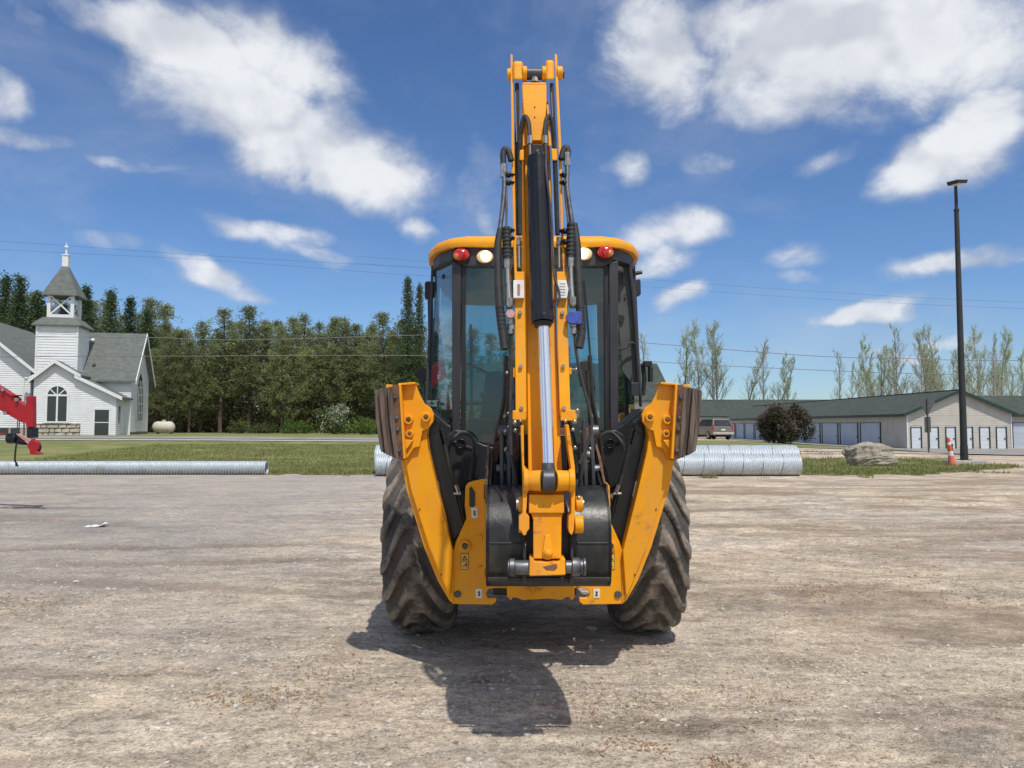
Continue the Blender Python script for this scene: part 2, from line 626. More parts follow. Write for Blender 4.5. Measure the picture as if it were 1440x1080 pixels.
def grid_mesh(name, xs, ys, zf, mat, keep=None):
    X, Y = np.meshgrid(xs, ys)
    Z = zf(X, Y)
    V = np.stack([X.ravel(), Y.ravel(), Z.ravel()], 1)
    nx, ny = len(xs), len(ys)
    i, j = np.meshgrid(np.arange(nx - 1), np.arange(ny - 1))
    a = (j * nx + i).ravel()
    F = np.stack([a, a + 1, a + nx + 1, a + nx], 1)
    if keep is not None:
        cx = (X[:-1, :-1] + X[1:, 1:]).ravel() / 2
        cy = (Y[:-1, :-1] + Y[1:, 1:]).ravel() / 2
        F = F[keep(cx, cy)]
        used = np.unique(F)
        mp = np.full(len(V), -1)
        mp[used] = np.arange(len(used))
        V, F = V[used], mp[F]
    return np_mesh(name, V, F, mat, smooth=True)


def ground_mat():
    m, t, b, out = new_mat('gravel_and_dirt')
    tc = t.node('ShaderNodeTexCoord')
    v = tc.outputs['Object']
    big = t.noise(v, .22, 5, .6, .6)
    streak = t.noise(t.mapping(v, rot=(0, 0, .10), scale=(.22, 1.5, 1)), 1.1, 7, .65, .5)
    fine = t.noise(v, 26, 6, .72)
    mid = t.noise(t.mapping(v, scale=(.6, 1, 1)), 3.2, 8, .7, .3)
    c = t.mix(t.ramp(big, .38, .62), (.72, .590, .430), (.61, .520, .415))
    c = t.mix(t.ramp(streak, .50, .66, 0, .62), c, (.30, .235, .18))
    patch = t.noise(t.mapping(v, loc=(3, 7, 0), rot=(0, 0, -.15), scale=(.5, 1.1, 1)), .55, 6, .68, .8)
    c = t.mix(t.ramp(patch, .52, .64, 0, .60), c, (.285, .235, .19))
    c = t.mix(t.ramp(patch, .46, .36, 0, .55), c, (.62, .54, .44))
    c = t.mix(t.ramp(streak, .42, .24, 0, .5), c, (.52, .455, .39))
    c = t.mix(t.ramp(mid, .56, .74, 0, .5), c, (.27, .215, .17))
    c = t.mix(t.ramp(mid, .42, .26, 0, .55), c, (.56, .49, .41))
    fine2 = t.noise(v, 85, 4, .7)
    val = None
    diag = t.mapping(v, rot=(0, 0, .35), scale=(.7, 1.25, 1))
    for k, (vec, sc, det, amp) in enumerate([(v, .9, 3, .9), (diag, 3.2, 5, 1.35), (diag, 9.0, 6, 1.6), (v, 24, 5, 1.75), (v, 70, 4, 1.75)]):
        nn = t.math('MULTIPLY', t.math('SUBTRACT', t.noise(t.mapping(vec, loc=(k * 3.1, k, 0)), sc, det, .66), .5), amp)
        val = nn if val is None else t.math('ADD', val, nn)
    val = t.math('MINIMUM', t.math('MAXIMUM', t.math('ADD', val, 1.0), .40), 1.65)
    gm = t.node('ShaderNodeVectorMath', {0: c}, operation='SCALE')
    t._in(gm.inputs['Scale'], val)
    c = gm.outputs[0]
    hue = t.noise(diag, 1.7, 7, .7)
    c = t.mix(t.ramp(hue, .52, .66, 0, .40), c, (.50, .36, .27))
    c = t.mix(t.ramp(hue, .46, .34, 0, .30), c, (.45, .44, .39))
    sxyz = t.node('ShaderNodeSeparateXYZ', {0: v})
    grey = t.math('MULTIPLY', t.ramp(sxyz.outputs[0], -.5, -5.0), t.ramp(t.math('ADD', sxyz.outputs[1], t.math('MULTIPLY', big, 3)), 5.5, 10))
    c = t.mix(t.math('MULTIPLY', grey, .55), c, (.335, .325, .315))
    brown = t.math('MULTIPLY', t.ramp(sxyz.outputs[0], 1.0, 5.0), t.ramp(patch, .42, .60))
    c = t.mix(t.math('MULTIPLY', brown, .65), c, (.36, .26, .175))
    trk = t.node('ShaderNodeAttribute', attribute_name='tone')
    c = t.mix(t.math('MULTIPLY', t.ramp(trk.outputs['Fac'], .1, .9), .55), c, (.26, .205, .16))
    # pebbles
    vo = t.node('ShaderNodeTexVoronoi', {'Vector': v, 'Scale': 42.0, 'Randomness': 1.0})
    peb = t.ramp(vo.outputs['Distance'], .16, .30, 1, 0)
    sepc = t.node('ShaderNodeSeparateColor', {0: vo.outputs['Color']})
    pick = t.ramp(sepc.outputs[0], .55, .6, 0, 1)
    pm = t.math('MULTIPLY', peb, pick)
    pc = t.mix(sepc.outputs[1], (.22, .19, .165), (.66, .61, .54))
    c = t.mix(t.math('MULTIPLY', pm, .8), c, pc)
    t._in(b.inputs['Base Color'], c)
    b.inputs['Roughness'].default_value = .95
    b.inputs['Specular IOR Level'].default_value = .15
    h = t.math('ADD', t.math('MULTIPLY', fine, .5), t.math('MULTIPLY', pm, .35))
    h = t.math('ADD', h, t.math('MULTIPLY', t.noise(v, 90, 3, .6), .25))
    h = t.math('ADD', h, t.math('MULTIPLY', mid, .8))
    h = t.math('ADD', h, t.math('MULTIPLY', val, .35))
    bn = t.node('ShaderNodeBump', {'Height': h, 'Strength': 1.0, 'Distance': .035})
    t.l.new(bn.outputs[0], b.inputs['Normal'])
    return m


GROUND = ground_mat()
GRASSM = simple('mown_grass', (.125, .155, .030), .9, col2=(.235, .225, .08), nscale=.55, bump=.6, bscale=9, detail=10, lo=.36, hi=.62,
                dirt=(.20, .165, .085), dirt_lo=.52, dirt_hi=.70, dirt_scale=1.1)
ASPH = simple('worn_asphalt', (.30, .285, .26), .9, col2=(.22, .21, .195), nscale=.5, bump=.2, dirt=(.36, .32, .27))
CONC = simple('pale_concrete', (.50, .48, .44), .85, col2=(.40, .385, .355), nscale=2.0, bump=.15)

xs = np.unique(np.concatenate([np.arange(-7, 8.01, .05), np.arange(-20, 22, .25), np.arange(-26, 34, .8), np.arange(-400, 401, 12)]))
ys = np.unique(np.concatenate([np.arange(2.2, 9, .04), np.arange(9, 26, .10), np.arange(26, 70, 1.0), np.arange(-120, 2, 2.0), np.arange(70, 130, 4), np.arange(130, 900, 30)]))
g = grid_mesh('ground', xs, ys, lambda x, y: gz(x, y) + relief(x, y), GROUND)
X_, Y_ = np.meshgrid(xs, ys)
X_, Y_ = X_.ravel(), Y_.ravel()
tk_ = np.zeros(len(X_))
for k, (a, b, c_) in enumerate(TRACKS):
    d = (Y_ - (a + b * X_ + c_ * X_ * X_)) / .24
    tk_ = np.maximum(tk_, np.exp(-d * d) * np.clip(vnoise(X_, Y_, 2.5, 15) * 2 - .4, 0, 1))
at_ = g.data.attributes.new('tone', 'FLOAT', 'POINT')
at_.data.foreach_set('value', (tk_ * (Y_ < 24)).astype(np.float32))
tag(g, kind='structure')


def grass_in(x, y):
    """where turf grows"""
    n1 = (vnoise(x, y, 1.4, 5) - .5) * 1.6 + (vnoise(x, y, .45, 6) - .5) * 1.5
    front = np.where(x < -8.4, 25.35, 25.0 + n1 * .5)
    left = (x < 1.2) & (y > front) & (y < 49.4)
    edge_r = 16.4 + (y - 24) * .13 + n1 * 1.5
    # turf strip right of the machine ends where the dirt entrance begins
    back = np.where(x > 12.5, 35.5 + n1, 41.5)
    front2 = np.where(x > 13, 24.8 + (x - 13) * .7, 24.8) + n1 * .5
    right = (x >= 1.2) & (x < edge_r + 2.0) & (y > front2) & (y < back)
    lawn = (y > 55.9 + n1 * .3) & (x < 6.0) & (y < 140)
    lawn2 = (y > 46.5) & (x >= 6.0) & (x < 24.6) & (y < 64)
    return left | right | lawn | lawn2


gx_ = np.unique(np.concatenate([np.arange(-22, 24, .22), np.arange(-90, -22, 2.0), np.arange(24, 40, 1.0)]))
gy_ = np.unique(np.concatenate([np.arange(21.5, 44, .22), np.arange(44, 62, .6), np.arange(62, 141, 4)]))
gf = grid_mesh('grass_field', gx_, gy_, lambda x, y: gz(x, y) + relief(x, y) + .014 + vnoise(x, y, 1.0, 8) * .03 * np.clip((y - 25.5) / 3, 0, 1) * np.clip((60 - y) / 20, 0, 1),
               GRASSM, keep=grass_in)
tag(gf, kind='structure')


def strip(name, x0, x1, y0, y1, mat, dz, nx=60, ny=4):
    o = grid_mesh(name, np.linspace(x0, x1, nx), np.linspace(y0, y1, ny), lambda x, y: gz(x, y) + dz, mat)
    return tag(o, kind='structure')


strip('road', -140, 5.9, 51.6, 55.6, ASPH, .05)
strip('path', -140, 12, 49.3, 50.3, CONC, .08)
strip('storage_pavement', 24.5, 60, 42.5, 62.8, ASPH, .05, 50, 30)
strip('storage_lane', 24.5, 32.2, 62.8, 118, ASPH, .05, 20, 30)
strip('pavement_edge', 6.5, 27, 41.8, 42.45, CONC, .09)


# turf blades
def tone_mat(name, ca, cb, rough=.8, trans=0.0):
    m, t, b, out = new_mat(name)
    at = t.node('ShaderNodeAttribute', attribute_name='tone')
    oi = t.node('ShaderNodeObjectInfo')
    f = t.math('ADD', t.math('MULTIPLY', at.outputs['Fac'], .62), t.math('MULTIPLY', oi.outputs['Random'], .38), clamp=True)
    t._in(b.inputs['Base Color'], t.mix(f, ca, cb))
    b.inputs['Roughness'].default_value = rough
    b.inputs['Specular IOR Level'].default_value = .2
    if trans:
        td = t.node('ShaderNodeBsdfTranslucent', {'Color': t.mix(f, ca, cb)})
        mx = t.node('ShaderNodeMixShader', {0: trans, 1: b.outputs[0], 2: td.outputs[0]})
        t.l.new(mx.outputs[0], out.inputs[0])
    return m


BLADE = tone_mat('grass_blade', (.105, .150, .030), (.33, .31, .13), .8, .3)


def blades(name, n, xr, yr, hmin, hmax, keep, mat):
    x = rng.uniform(*xr, n)
    # more of them close to the camera
    y = yr[0] + (yr[1] - yr[0]) * rng.random(n) ** 1.5
    k = keep(x, y)
    x, y = x[k], y[k]
    n = len(x)
    z = gz(x, y) + .005
    cl = vnoise(x, y, 1.1, 12)
    h = (hmin + (hmax - hmin) * rng.random(n) ** 2) * (.5 + cl)
    a = rng.uniform(0, 2 * PI, n)
    w = rng.uniform(.012, .03, n)
    lx, ly = rng.normal(0, .35, n) * h, rng.normal(0, .35, n) * h
    V = np.empty((n, 3, 3))
    V[:, 0] = np.stack([x - np.cos(a) * w, y - np.sin(a) * w, z], 1)
    V[:, 1] = np.stack([x + np.cos(a) * w, y + np.sin(a) * w, z], 1)
    V[:, 2] = np.stack([x + lx, y + ly, z + h], 1)
    F = np.arange(n * 3).reshape(n, 3)
    o = np_mesh(name, V.reshape(-1, 3), F, mat, cols=np.repeat(np.clip(cl * .6 + rng.random(n) * .5, 0, 1), 3))
    return o


def weeds_in(x, y):
    stray = (vnoise(x, y, .8, 55) > .80) & (y > 23.2) & (x > -24) & (x < 17) & (rng.random(len(x)) < .5)
    return grass_in(x, y) | stray


gb = blades('grass', 210000, (-21, 22), (22, 46), .03, .15, weeds_in, BLADE)
tag(gb, 'short spring grass with dry tan patches covering the verge', 'grass', kind='stuff')

# ------------------------------------------------------------------ loose gravel, chips
def rocks(name, x, y, s, mat, flat=.6):
    """one mesh of small angular stones; s half sizes"""
    n = len(x)
    base = np.array([[1, 0, 0], [-1, 0, 0], [0, 1, 0], [0, -1, 0], [0, 0, 1], [0, 0, -.4]], float)
    F0 = np.array([[0, 2, 4], [2, 1, 4], [1, 3, 4], [3, 0, 4], [2, 0, 5], [1, 2, 5], [3, 1, 5], [0, 3, 5]])
    V = base[None] * rng.uniform(.55, 1.3, (n, 6, 1)) + rng.normal(0, .12, (n, 6, 3))
    V *= np.stack([s * rng.uniform(.8, 1.5, n), s * rng.uniform(.7, 1.1, n), s * flat * rng.uniform(.6, 1.2, n)], 1)[:, None, :]
    a = rng.uniform(0, 2 * PI, n)
    ca, sa = np.cos(a)[:, None], np.sin(a)[:, None]
    X = V[..., 0] * ca - V[..., 1] * sa + x[:, None]
    Y = V[..., 0] * sa + V[..., 1] * ca + y[:, None]
    Z = V[..., 2] + (gz(x, y) + relief(x, y) + s * .10)[:, None]
    F = (F0[None] + (np.arange(n) * 6)[:, None, None]).reshape(-1, 3)
    return np_mesh(name, np.stack([X, Y, Z], -1).reshape(-1, 3), F, mat, cols=np.repeat(rng.random(n), 6))


STONE = tone_mat('gravel_stone', (.26, .22, .185), (.74, .68, .60), .9)
n = 150000
yy = 3.3 + 19 * rng.random(n) ** 2.2
xx = rng.uniform(-1, 1, n) * (yy * .72 + .4)
dens = vnoise(xx, yy, .8, 21) * .6 + vnoise(xx, yy, .25, 22) * .4
k = dens > .30 + .35 * rng.random(n)
xx, yy = xx[k], yy[k]
ss = .0022 + .017 * rng.random(len(xx)) ** 7
o = rocks('gravel', xx, yy, ss, STONE)
tag(o, 'loose pale gravel strewn over the dirt lot', 'gravel', kind='stuff')


def heap(cx, cy, rx, ry, n):
    r = np.sqrt(rng.random(n)) ** 1.3
    a = rng.uniform(0, 2 * PI, n)
    return cx + r * np.cos(a) * rx, cy + r * np.sin(a) * ry


# wood chips and twigs in patches
CHIP = tone_mat('wood_chip_litter', (.15, .09, .05), (.60, .42, .26), .9)
spots = [(35, 850, 90, 12, 700), (60, 800, 70, 10, 120), (240, 800, 60, 8, 100), (1240, 795, 75, 16, 500), (1165, 830, 60, 12, 600),
         (1240, 765, 60, 8, 150), (1350, 830, 90, 22, 300), (375, 985, 90, 12, 350), (440, 950, 90, 22, 260), (1020, 1075, 30, 10, 120),
         (870, 990, 60, 25, 220), (885, 1050, 50, 14, 150), (1060, 985, 60, 30, 120), (200, 900, 180, 30, 120), (600, 985, 300, 80, 110), (1200, 980, 220, 80, 120), (1000, 880, 240, 40, 90)]
CX, CY = [], []
for (px, py, rx, ry, m) in spots:
    Y0 = CAMH / math.tan(math.atan((py - 540) / FPX) - PITCH)
    c = P(px, py, Y0)
    kx = Y0 / FPX
    a, b_ = heap(c.x, Y0, rx * kx * 1.25, ry * Y0 * Y0 / (CAMH * FPX) * 1.25, int(m * .55))
    a, b_ = a + rng.normal(0, rx * kx * .25, len(a)), b_ + rng.normal(0, ry * Y0 * Y0 / (CAMH * FPX) * .3, len(a))
    CX.append(a)
    CY.append(b_)
CX, CY = np.concatenate(CX), np.concatenate(CY)
n = len(CX)
L = .004 + .018 * rng.random(n) ** 3.5
Wd = .0011 + .0019 * rng.random(n)
a = rng.uniform(0, PI, n)
tx, ty = np.cos(a), np.sin(a)
z0 = gz(CX, CY) + relief(CX, CY) + .004
tl = rng.normal(0, .25, n)
V = np.empty((n, 8, 3))
for q, (e, w, h) in enumerate([(-1, -1, 0), (1, -1, 0), (1, 1, 0), (-1, 1, 0), (-1, -1, 1), (1, -1, 1), (1, 1, 1), (-1, 1, 1)]):
    V[:, q, 0] = CX + tx * L * e - ty * Wd * w
    V[:, q, 1] = CY + ty * L * e + tx * Wd * w
    V[:, q, 2] = z0 + h * .005 + e * L * tl * .4
F0 = np.array([[4, 5, 6, 7], [0, 1, 5, 4], [1, 2, 6, 5], [2, 3, 7, 6], [3, 0, 4, 7]])
F = (F0[None] + (np.arange(n) * 8)[:, None, None]).reshape(-1, 4)
o = np_mesh('wood_litter', V.reshape(-1, 3), F, CHIP, cols=np.repeat(rng.random(n), 8))
tag(o, 'brown wood chips and twigs lying in loose patches on the dirt', 'wood chips', kind='stuff')


# a few larger stones that can be picked out
def ground_pt(px, py):
    Y0 = CAMH / math.tan(math.atan((py - 540) / FPX) - PITCH)
    return P(px, py, Y0)


def stone_mesh(seed, s, flat=.55, rag=.25):
    import bmesh
    bm = bmesh.new()
    bmesh.ops.create_icosphere(bm, subdivisions=2, radius=1)
    for v in bm.verts:
        d = mnoise.noise(v.co * 1.3 + Vector((seed * 3.1, 0, 0))) * rag * 2 + mnoise.noise(v.co * 3 + Vector((0, seed, 0))) * rag * .6
        v.co *= 1 + d
        v.co.z *= flat
    bmesh.ops.scale(bm, vec=(s, s, s), verts=bm.verts)
    me = bpy.data.meshes.new('stone')
    bm.to_mesh(me)
    bm.free()
    return me


PALEST = simple('pale_stone', (.66, .62, .55), .85, col2=(.50, .46, .40), nscale=40, bump=.3)
BROWNST = simple('brown_stone', (.30, .23, .18), .9, col2=(.2, .16, .13), nscale=40, bump=.3)
for (px, py, s, m, lb) in [
        (331, 994, .016, PALEST, 'pale stone nearest the row of wood chips, left of the machine shadow'),
        (236, 1022, .014, PALEST, 'small tan stone at the lower left of the gravel lot'),
        (289, 1040, .013, PALEST, 'left one of two pale stones lying close together near the bottom edge'),
        (306, 1038, .013, PALEST, 'right one of two pale stones lying close together near the bottom edge'),
        (270, 908, .020, PALEST, 'flat pinkish white stone midway across the left of the lot'),
        (659, 1073, .016, PALEST, 'white stone just past the tip of the machine shadow'),
        (640, 1048, .013, BROWNST, 'dark brown stone beside the left edge of the machine shadow'),
        (107, 817, .030, PALEST, 'thin white slab of stone on the tyre tracks at far left'),
        (832, 884, .045, PALEST, 'half round white stone in the shade beside the right tyre'),
        (846, 902, .020, PALEST, 'small white stone in the shade in front of the right tyre'),
        (722, 886, .016, PALEST, 'small white stone in the shade under the machine')]:
    p = ground_pt(px, py)
    me = stone_mesh(px * .37, s, .35 if s > .019 else .6)
    me.materials.append(m)
    o = bpy.data.objects.new('stone', me)
    C.objects.link(o)
    o.location = (p.x, p.y, float(relief(p.x, p.y)) + s * .15)
    tag(o, lb, 'stone', 'loose stones on the gravel lot')

# crumpled white paper
p = ground_pt(136, 741)
mb = MB()
ys_ = [0, .05, .12, .16]
import itertools
vs_, fs_ = [], []
for i in range(9):
    for j in range(5):
        u, w = i / 8 - .5, j / 4 - .5
        hgt = .018 + .028 * mnoise.noise(Vector((i * .7, j * .9, 1.0))) + (.05 if i > 6 else 0) * (1 - abs(w))
        vs_.append((p.x + u * .30, p.y + w * .17 + u * .05, max(.006, hgt)))
for i in range(8):
    for j in range(4):
        a = i * 5 + j
        fs_.append((a, a + 5, a + 6, a + 1))
mb.add(vs_, fs_)
o = mb.build('paper_scrap', WHITEST)
md = o.modifiers.new('thickness', 'SOLIDIFY')
md.thickness = .003
tag(o, 'crumpled white paper scrap lying on the gravel', 'paper')


# ------------------------------------------------------------------ trees
BARK = simple('pine_bark', (.085, .060, .048), .95, col2=(.13, .10, .085), nscale=8, bump=.4, bscale=20, stretch=(1, 1, .3))
NEED_PINE = tone_mat('pine_needles', (.125, .155, .070), (.41, .44, .20), .8, .5)
NEED_SPR = tone_mat('spruce_needles', (.045, .078, .036), (.15, .20, .085), .8, .35)
LEAF_SPR = tone_mat('spring_leaves', (.26, .38, .10), (.48, .60, .22), .7, .5)
POPBARK = simple('pale_poplar_bark', (.34, .33, .29), .9, col2=(.22, .21, .18), nscale=6)


def needle_mesh(name, centres, dirs, size, per, mat, parent, tones, spread=.55, droop=0.0, width=.22):
    """tufts of slim triangles around centres"""
    n = len(centres)
    c = np.repeat(np.asarray(centres), per, 0)
    sz = np.repeat(np.asarray(size), per)
    d = np.repeat(np.asarray(dirs), per, 0)
    m = n * per
    c = c + rng.normal(0, 1, (m, 3)) * sz[:, None] * spread
    v = d + rng.normal(0, .8, (m, 3))
    v[:, 2] -= droop
    v /= np.linalg.norm(v, axis=1)[:, None]
    w = np.cross(v, rng.normal(0, 1, (m, 3)))
    w /= np.linalg.norm(w, axis=1)[:, None] + 1e-9
    ln = sz * rng.uniform(.6, 1.3, m)
    V = np.empty((m, 3, 3))
    V[:, 0] = c - w * (ln * width)[:, None] - v * (ln * .35)[:, None]
    V[:, 1] = c + w * (ln * width)[:, None] - v * (ln * .35)[:, None]
    V[:, 2] = c + v * (ln * .65)[:, None]
    tn = np.repeat(np.clip(np.repeat(np.asarray(tones), per) + rng.normal(0, .15, m), 0, 1), 3)
    return np_mesh(name, V.reshape(-1, 3), np.arange(m * 3).reshape(m, 3), mat, parent, cols=tn)


def pine_proto(h, crown0, wid, seed, lean=0.0):
    """red pine: straight trunk, dead snags below, ragged rounded crown of clumps"""
    r = random.Random(seed)
    root = empty('pine_tree')
    tk = MB()
    pts = [Vector((lean * (t ** 2) * h + .12 * math.sin(t * 5 + seed), .1 * math.cos(t * 4 + seed), t * h)) for t in [i / 9 for i in range(10)]]
    tk.tube(pts, [h * .0125 * (1 - .85 * i / 9) + .01 for i in range(10)], 7, 2)
    cen, dr, sz, tn = [], [], [], []

    def at(z):
        t = min(.999, z / h) * 9
        i = int(t)
        return pts[i].lerp(pts[i + 1], t - i)
    z = h * crown0 * .45
    while z < h * .985:
        live = z > h * crown0
        u = (z - h * crown0) / (h * (1 - crown0))
        nb = r.randint(3, 5) if live else r.randint(1, 3)
        a0 = r.uniform(0, 6.28)
        for b in range(nb):
            a = a0 + b * 6.28 / nb + r.uniform(-.4, .4)
            if live:
                L = wid * ((.80 + .6 * u) if u < .28 else 1.25 * (1 - u) ** .80 + .06) * r.uniform(.5, 1.2)
                up = .15 + u * .5
            else:
                L = wid * r.uniform(.3, .8)
                up = -.12
            p0 = at(z)
            p2 = p0 + Vector((math.cos(a) * L, math.sin(a) * L, L * up + r.uniform(-.15, .15)))
            p1 = p0.lerp(p2, .5) + Vector((0, 0, -.06 * L))
            tk.tube([p0, p1, p2], [.035 + .012 * L, .025, .010], 4, 2, False)
            if not live:
                if r.random() < .35:
                    cen.append(p2)
                    dr.append((math.cos(a), math.sin(a), .2))
                    sz.append(.30)
                    tn.append(.25)
                continue
            k = max(2, int(L / .42))
            for q in range(k):
                t = .35 + .7 * (q + r.random()) / k
                pc = p0.lerp(p2, t) + Vector((r.gauss(0, .22), r.gauss(0, .22), r.gauss(.05, .14)))
                cen.append(pc)
                dr.append((math.cos(a) * .7, math.sin(a) * .7, .75))
                sz.append(r.uniform(.24, .42) * (1 - .35 * max(0, u - .5)))
                tn.append(.12 + .7 * r.random())
        z += r.uniform(.26, .48) * (h / 14)
    for q in range(6):
        cen.append(pts[-1] + Vector((r.gauss(0, .12), r.gauss(0, .12), r.uniform(-.5, .1))))
        dr.append((0, 0, 1.2))
        sz.append(.35)
        tn.append(.6)
    tk.build('trunk', BARK, root)
    needle_mesh('crown', [tuple(c) for c in cen], dr, [q * .72 for q in sz], 19, NEED_PINE, root, tn, spread=.80)
    return root


def spruce_proto(h, wid, seed, power=.85):
    r = random.Random(seed)
    root = empty('spruce_tree')
    tk = MB()
    tk.cyl((0, 0, 0), (0, 0, h * .97), h * .012, .01, 7)
    cen, dr, sz, tn = [], [], [], []
    z = h * .05
    while z < h * .99:
        u = z / h
        R = wid * (1 - u) ** power * (0.9 + .25 * math.sin(z * 2.1 + seed)) + .05
        nb = 7 if u < .8 else 5
        a0 = r.uniform(0, 6.28)
        for b in range(nb):
            a = a0 + b * 6.28 / nb + r.uniform(-.3, .3)
            L = R * r.uniform(.6, 1.2)
            k = max(2, int(L / .30))
            for q in range(k):
                t = (q + 1) / k
                cen.append((math.cos(a) * L * t, math.sin(a) * L * t, z - L * .32 * t + .18 * L * t * t + r.gauss(0, .06)))
                dr.append((math.cos(a) * .9, math.sin(a) * .9, -.10))
                sz.append(r.uniform(.22, .36))
                tn.append(.1 + .35 * t + .45 * r.random())
        z += r.uniform(.22, .34) * (h / 14)
    tk.build('trunk', BARK, root)
    needle_mesh('crown', cen, dr, [q * .75 for q in sz], 15, NEED_SPR, root, tn, droop=.15, spread=.75)
    return root


def poplar_proto(h, seed, leafy=1.0, wid=1.7, forks=1, group_mat=None):
    """young poplar in early leaf: thin trunk, ascending twigs, sparse small leaves"""
    r = random.Random(seed)
    root = empty('poplar_tree')
    tk = MB()
    cen, dr, sz, tn = [], [], [], []

    def limb(p, d, L, rad, lev):
        n = 5
        pts = [p]
        dd = d.normalized()
        for i in range(n):
            dd = (dd + Vector((r.gauss(0, .07), r.gauss(0, .07), .05))).normalized()
            pts.append(pts[-1] + dd * L / n)
        tk.tube(pts, [rad * (1 - .8 * i / n) + .007 for i in range(n + 1)], 5 if lev == 0 else 3, 1, False)
        if lev < 3:
            k = {0: int(h * 1.55), 1: 5, 2: 3}[lev]
            for i in range(k):
                t = (.22 if lev == 0 else .25) + .75 * (i + r.random()) / k
                q = pts[min(n - 1, int(t * n))].lerp(pts[min(n, int(t * n) + 1)], t * n % 1)
                a = r.uniform(0, 6.28)
                s_ = .75 if lev == 0 else .6
                nd = (dd * .9 + Vector((math.cos(a) * s_, math.sin(a) * s_, .2)))
                sub = {0: wid * (1.25 - t) * r.uniform(.6, 1.7) + .4, 1: L * .5, 2: L * .5}[lev]
                limb(q, nd, sub, {0: .045, 1: .022, 2: .014}[lev] * (1.2 - t * .5), lev + 1)
        if lev >= 2 or (lev == 1 and r.random() < .4):
            for q in pts[2:]:
                if r.random() < .62 * leafy:
                    cen.append(tuple(q))
                    dr.append((0, 0, .3))
                    sz.append(r.uniform(.06, .11))
                    tn.append(r.random())
    for f in range(forks):
        limb(Vector((r.gauss(0, .3) * (forks > 1), r.gauss(0, .3) * (forks > 1), 0)), Vector((r.gauss(0, .05), r.gauss(0, .05), 1)), h * r.uniform(.85, 1.0), h * .0095 + .035, 0)
    tk.build('trunk', POPBARK, root)
    needle_mesh('crown', cen, dr, sz, 3, LEAF_SPR, root, tn, spread=1.2, width=.5)
    return root


def place(proto, used, x, y, s, rz, label, group, sx=None, dz=0):
    if id(proto) in used:
        o = copy_tree(proto)
    else:
        o = proto
        used.add(id(proto))
    o.location = (x, y, gzf(x, y) + dz)
    o.rotation_euler = (0, 0, rz)
    w = s if sx is None else sx
    o.scale = (w, w, s)
    tag(o, label, 'tree', group)
    return o


used = set()
pines = [pine_proto(14, .28, 2.3, 1), pine_proto(14, .20, 2.6, 2, .01), pine_proto(14, .34, 2.1, 3), pine_proto(14, .24, 2.4, 4, -.01), pine_proto(14, .12, 2.7, 5)]
spr = [spruce_proto(14, 2.3, 11), spruce_proto(14, 1.9, 12, .75), spruce_proto(14, 2.7, 13, 1.0)]
lp = 'green pine with bare lower trunk in the dense row between the church and the machine'
gp = 'pines in the dense row behind the field'


def top_h(px, py, Y):
    """height of a tree whose top shows at that pixel"""
    q = P(px, py, Y)
    return q.x, q.z - gzf(q.x, Y)


ORD = 'first second third fourth fifth sixth seventh eighth ninth tenth eleventh twelfth thirteenth fourteenth fifteenth sixteenth seventeenth eighteenth nineteenth'.split()
front = [(224, 462), (238, 448), (258, 441), (270, 450), (291, 445), (318, 434), (333, 447), (357, 430), (372, 441), (394, 428), (412, 436),
         (432, 425), (450, 440), (468, 436), (487, 446), (505, 428), (522, 440), (540, 433), (556, 442)]
i = 0
for (px, py) in front:
    Y = 80 + random.uniform(-3, 3)
    X, H = top_h(px + random.uniform(-5, 5), py + random.choice((2, 8, 12, 17, 24, 30)), Y)
    pr = pines[i % 5]
    lb, gr = 'olive pine with bare lower trunk, %s along the front row counting from the church' % ORD[i], gp
    place(pr, used, X, Y, H / 14, random.uniform(0, 6), lb, gr, sx=H / 14 * random.uniform(1.05, 1.5))
    i += 1
for kx in range(26):
    px = 205 + kx * 15.5
    Y = random.uniform(88, 99)
    X, H = top_h(px + random.uniform(-5, 5), random.uniform(450, 478), Y)
    place(random.choice(pines), used, X, Y, H / 14, random.uniform(0, 6),
          'green pine mostly hidden in the rank behind the front pines', 'pines in the back rank behind the field', sx=H / 14 * 1.1)
# the wood goes on to the left beyond the church
for kx in range(12):
    X, Y = -62 - kx * 4.5 + random.uniform(-2, 2), 72 - kx * 2.6 + random.uniform(-3, 3)
    place(spr[kx % 3] if kx % 2 else random.choice(pines), used, X, Y, random.uniform(.95, 1.25), kx, 'conifer of the wood that goes on to the left beyond the church', 'conifers left of the church')
# two tall spruces left of the cab
for (px, py, w, lb) in [(574, 391, .82, 'tallest narrow dark spruce rising left of the cab window'), (590, 401, .66, 'narrow dark spruce squeezed between the tallest spruce and the cab')]:
    Y = 76
    X, H = top_h(px, py, Y)
    place(spr[1], used, X, Y, H / 14, px, lb, 'spruces left of the cab', sx=w * 1.15)
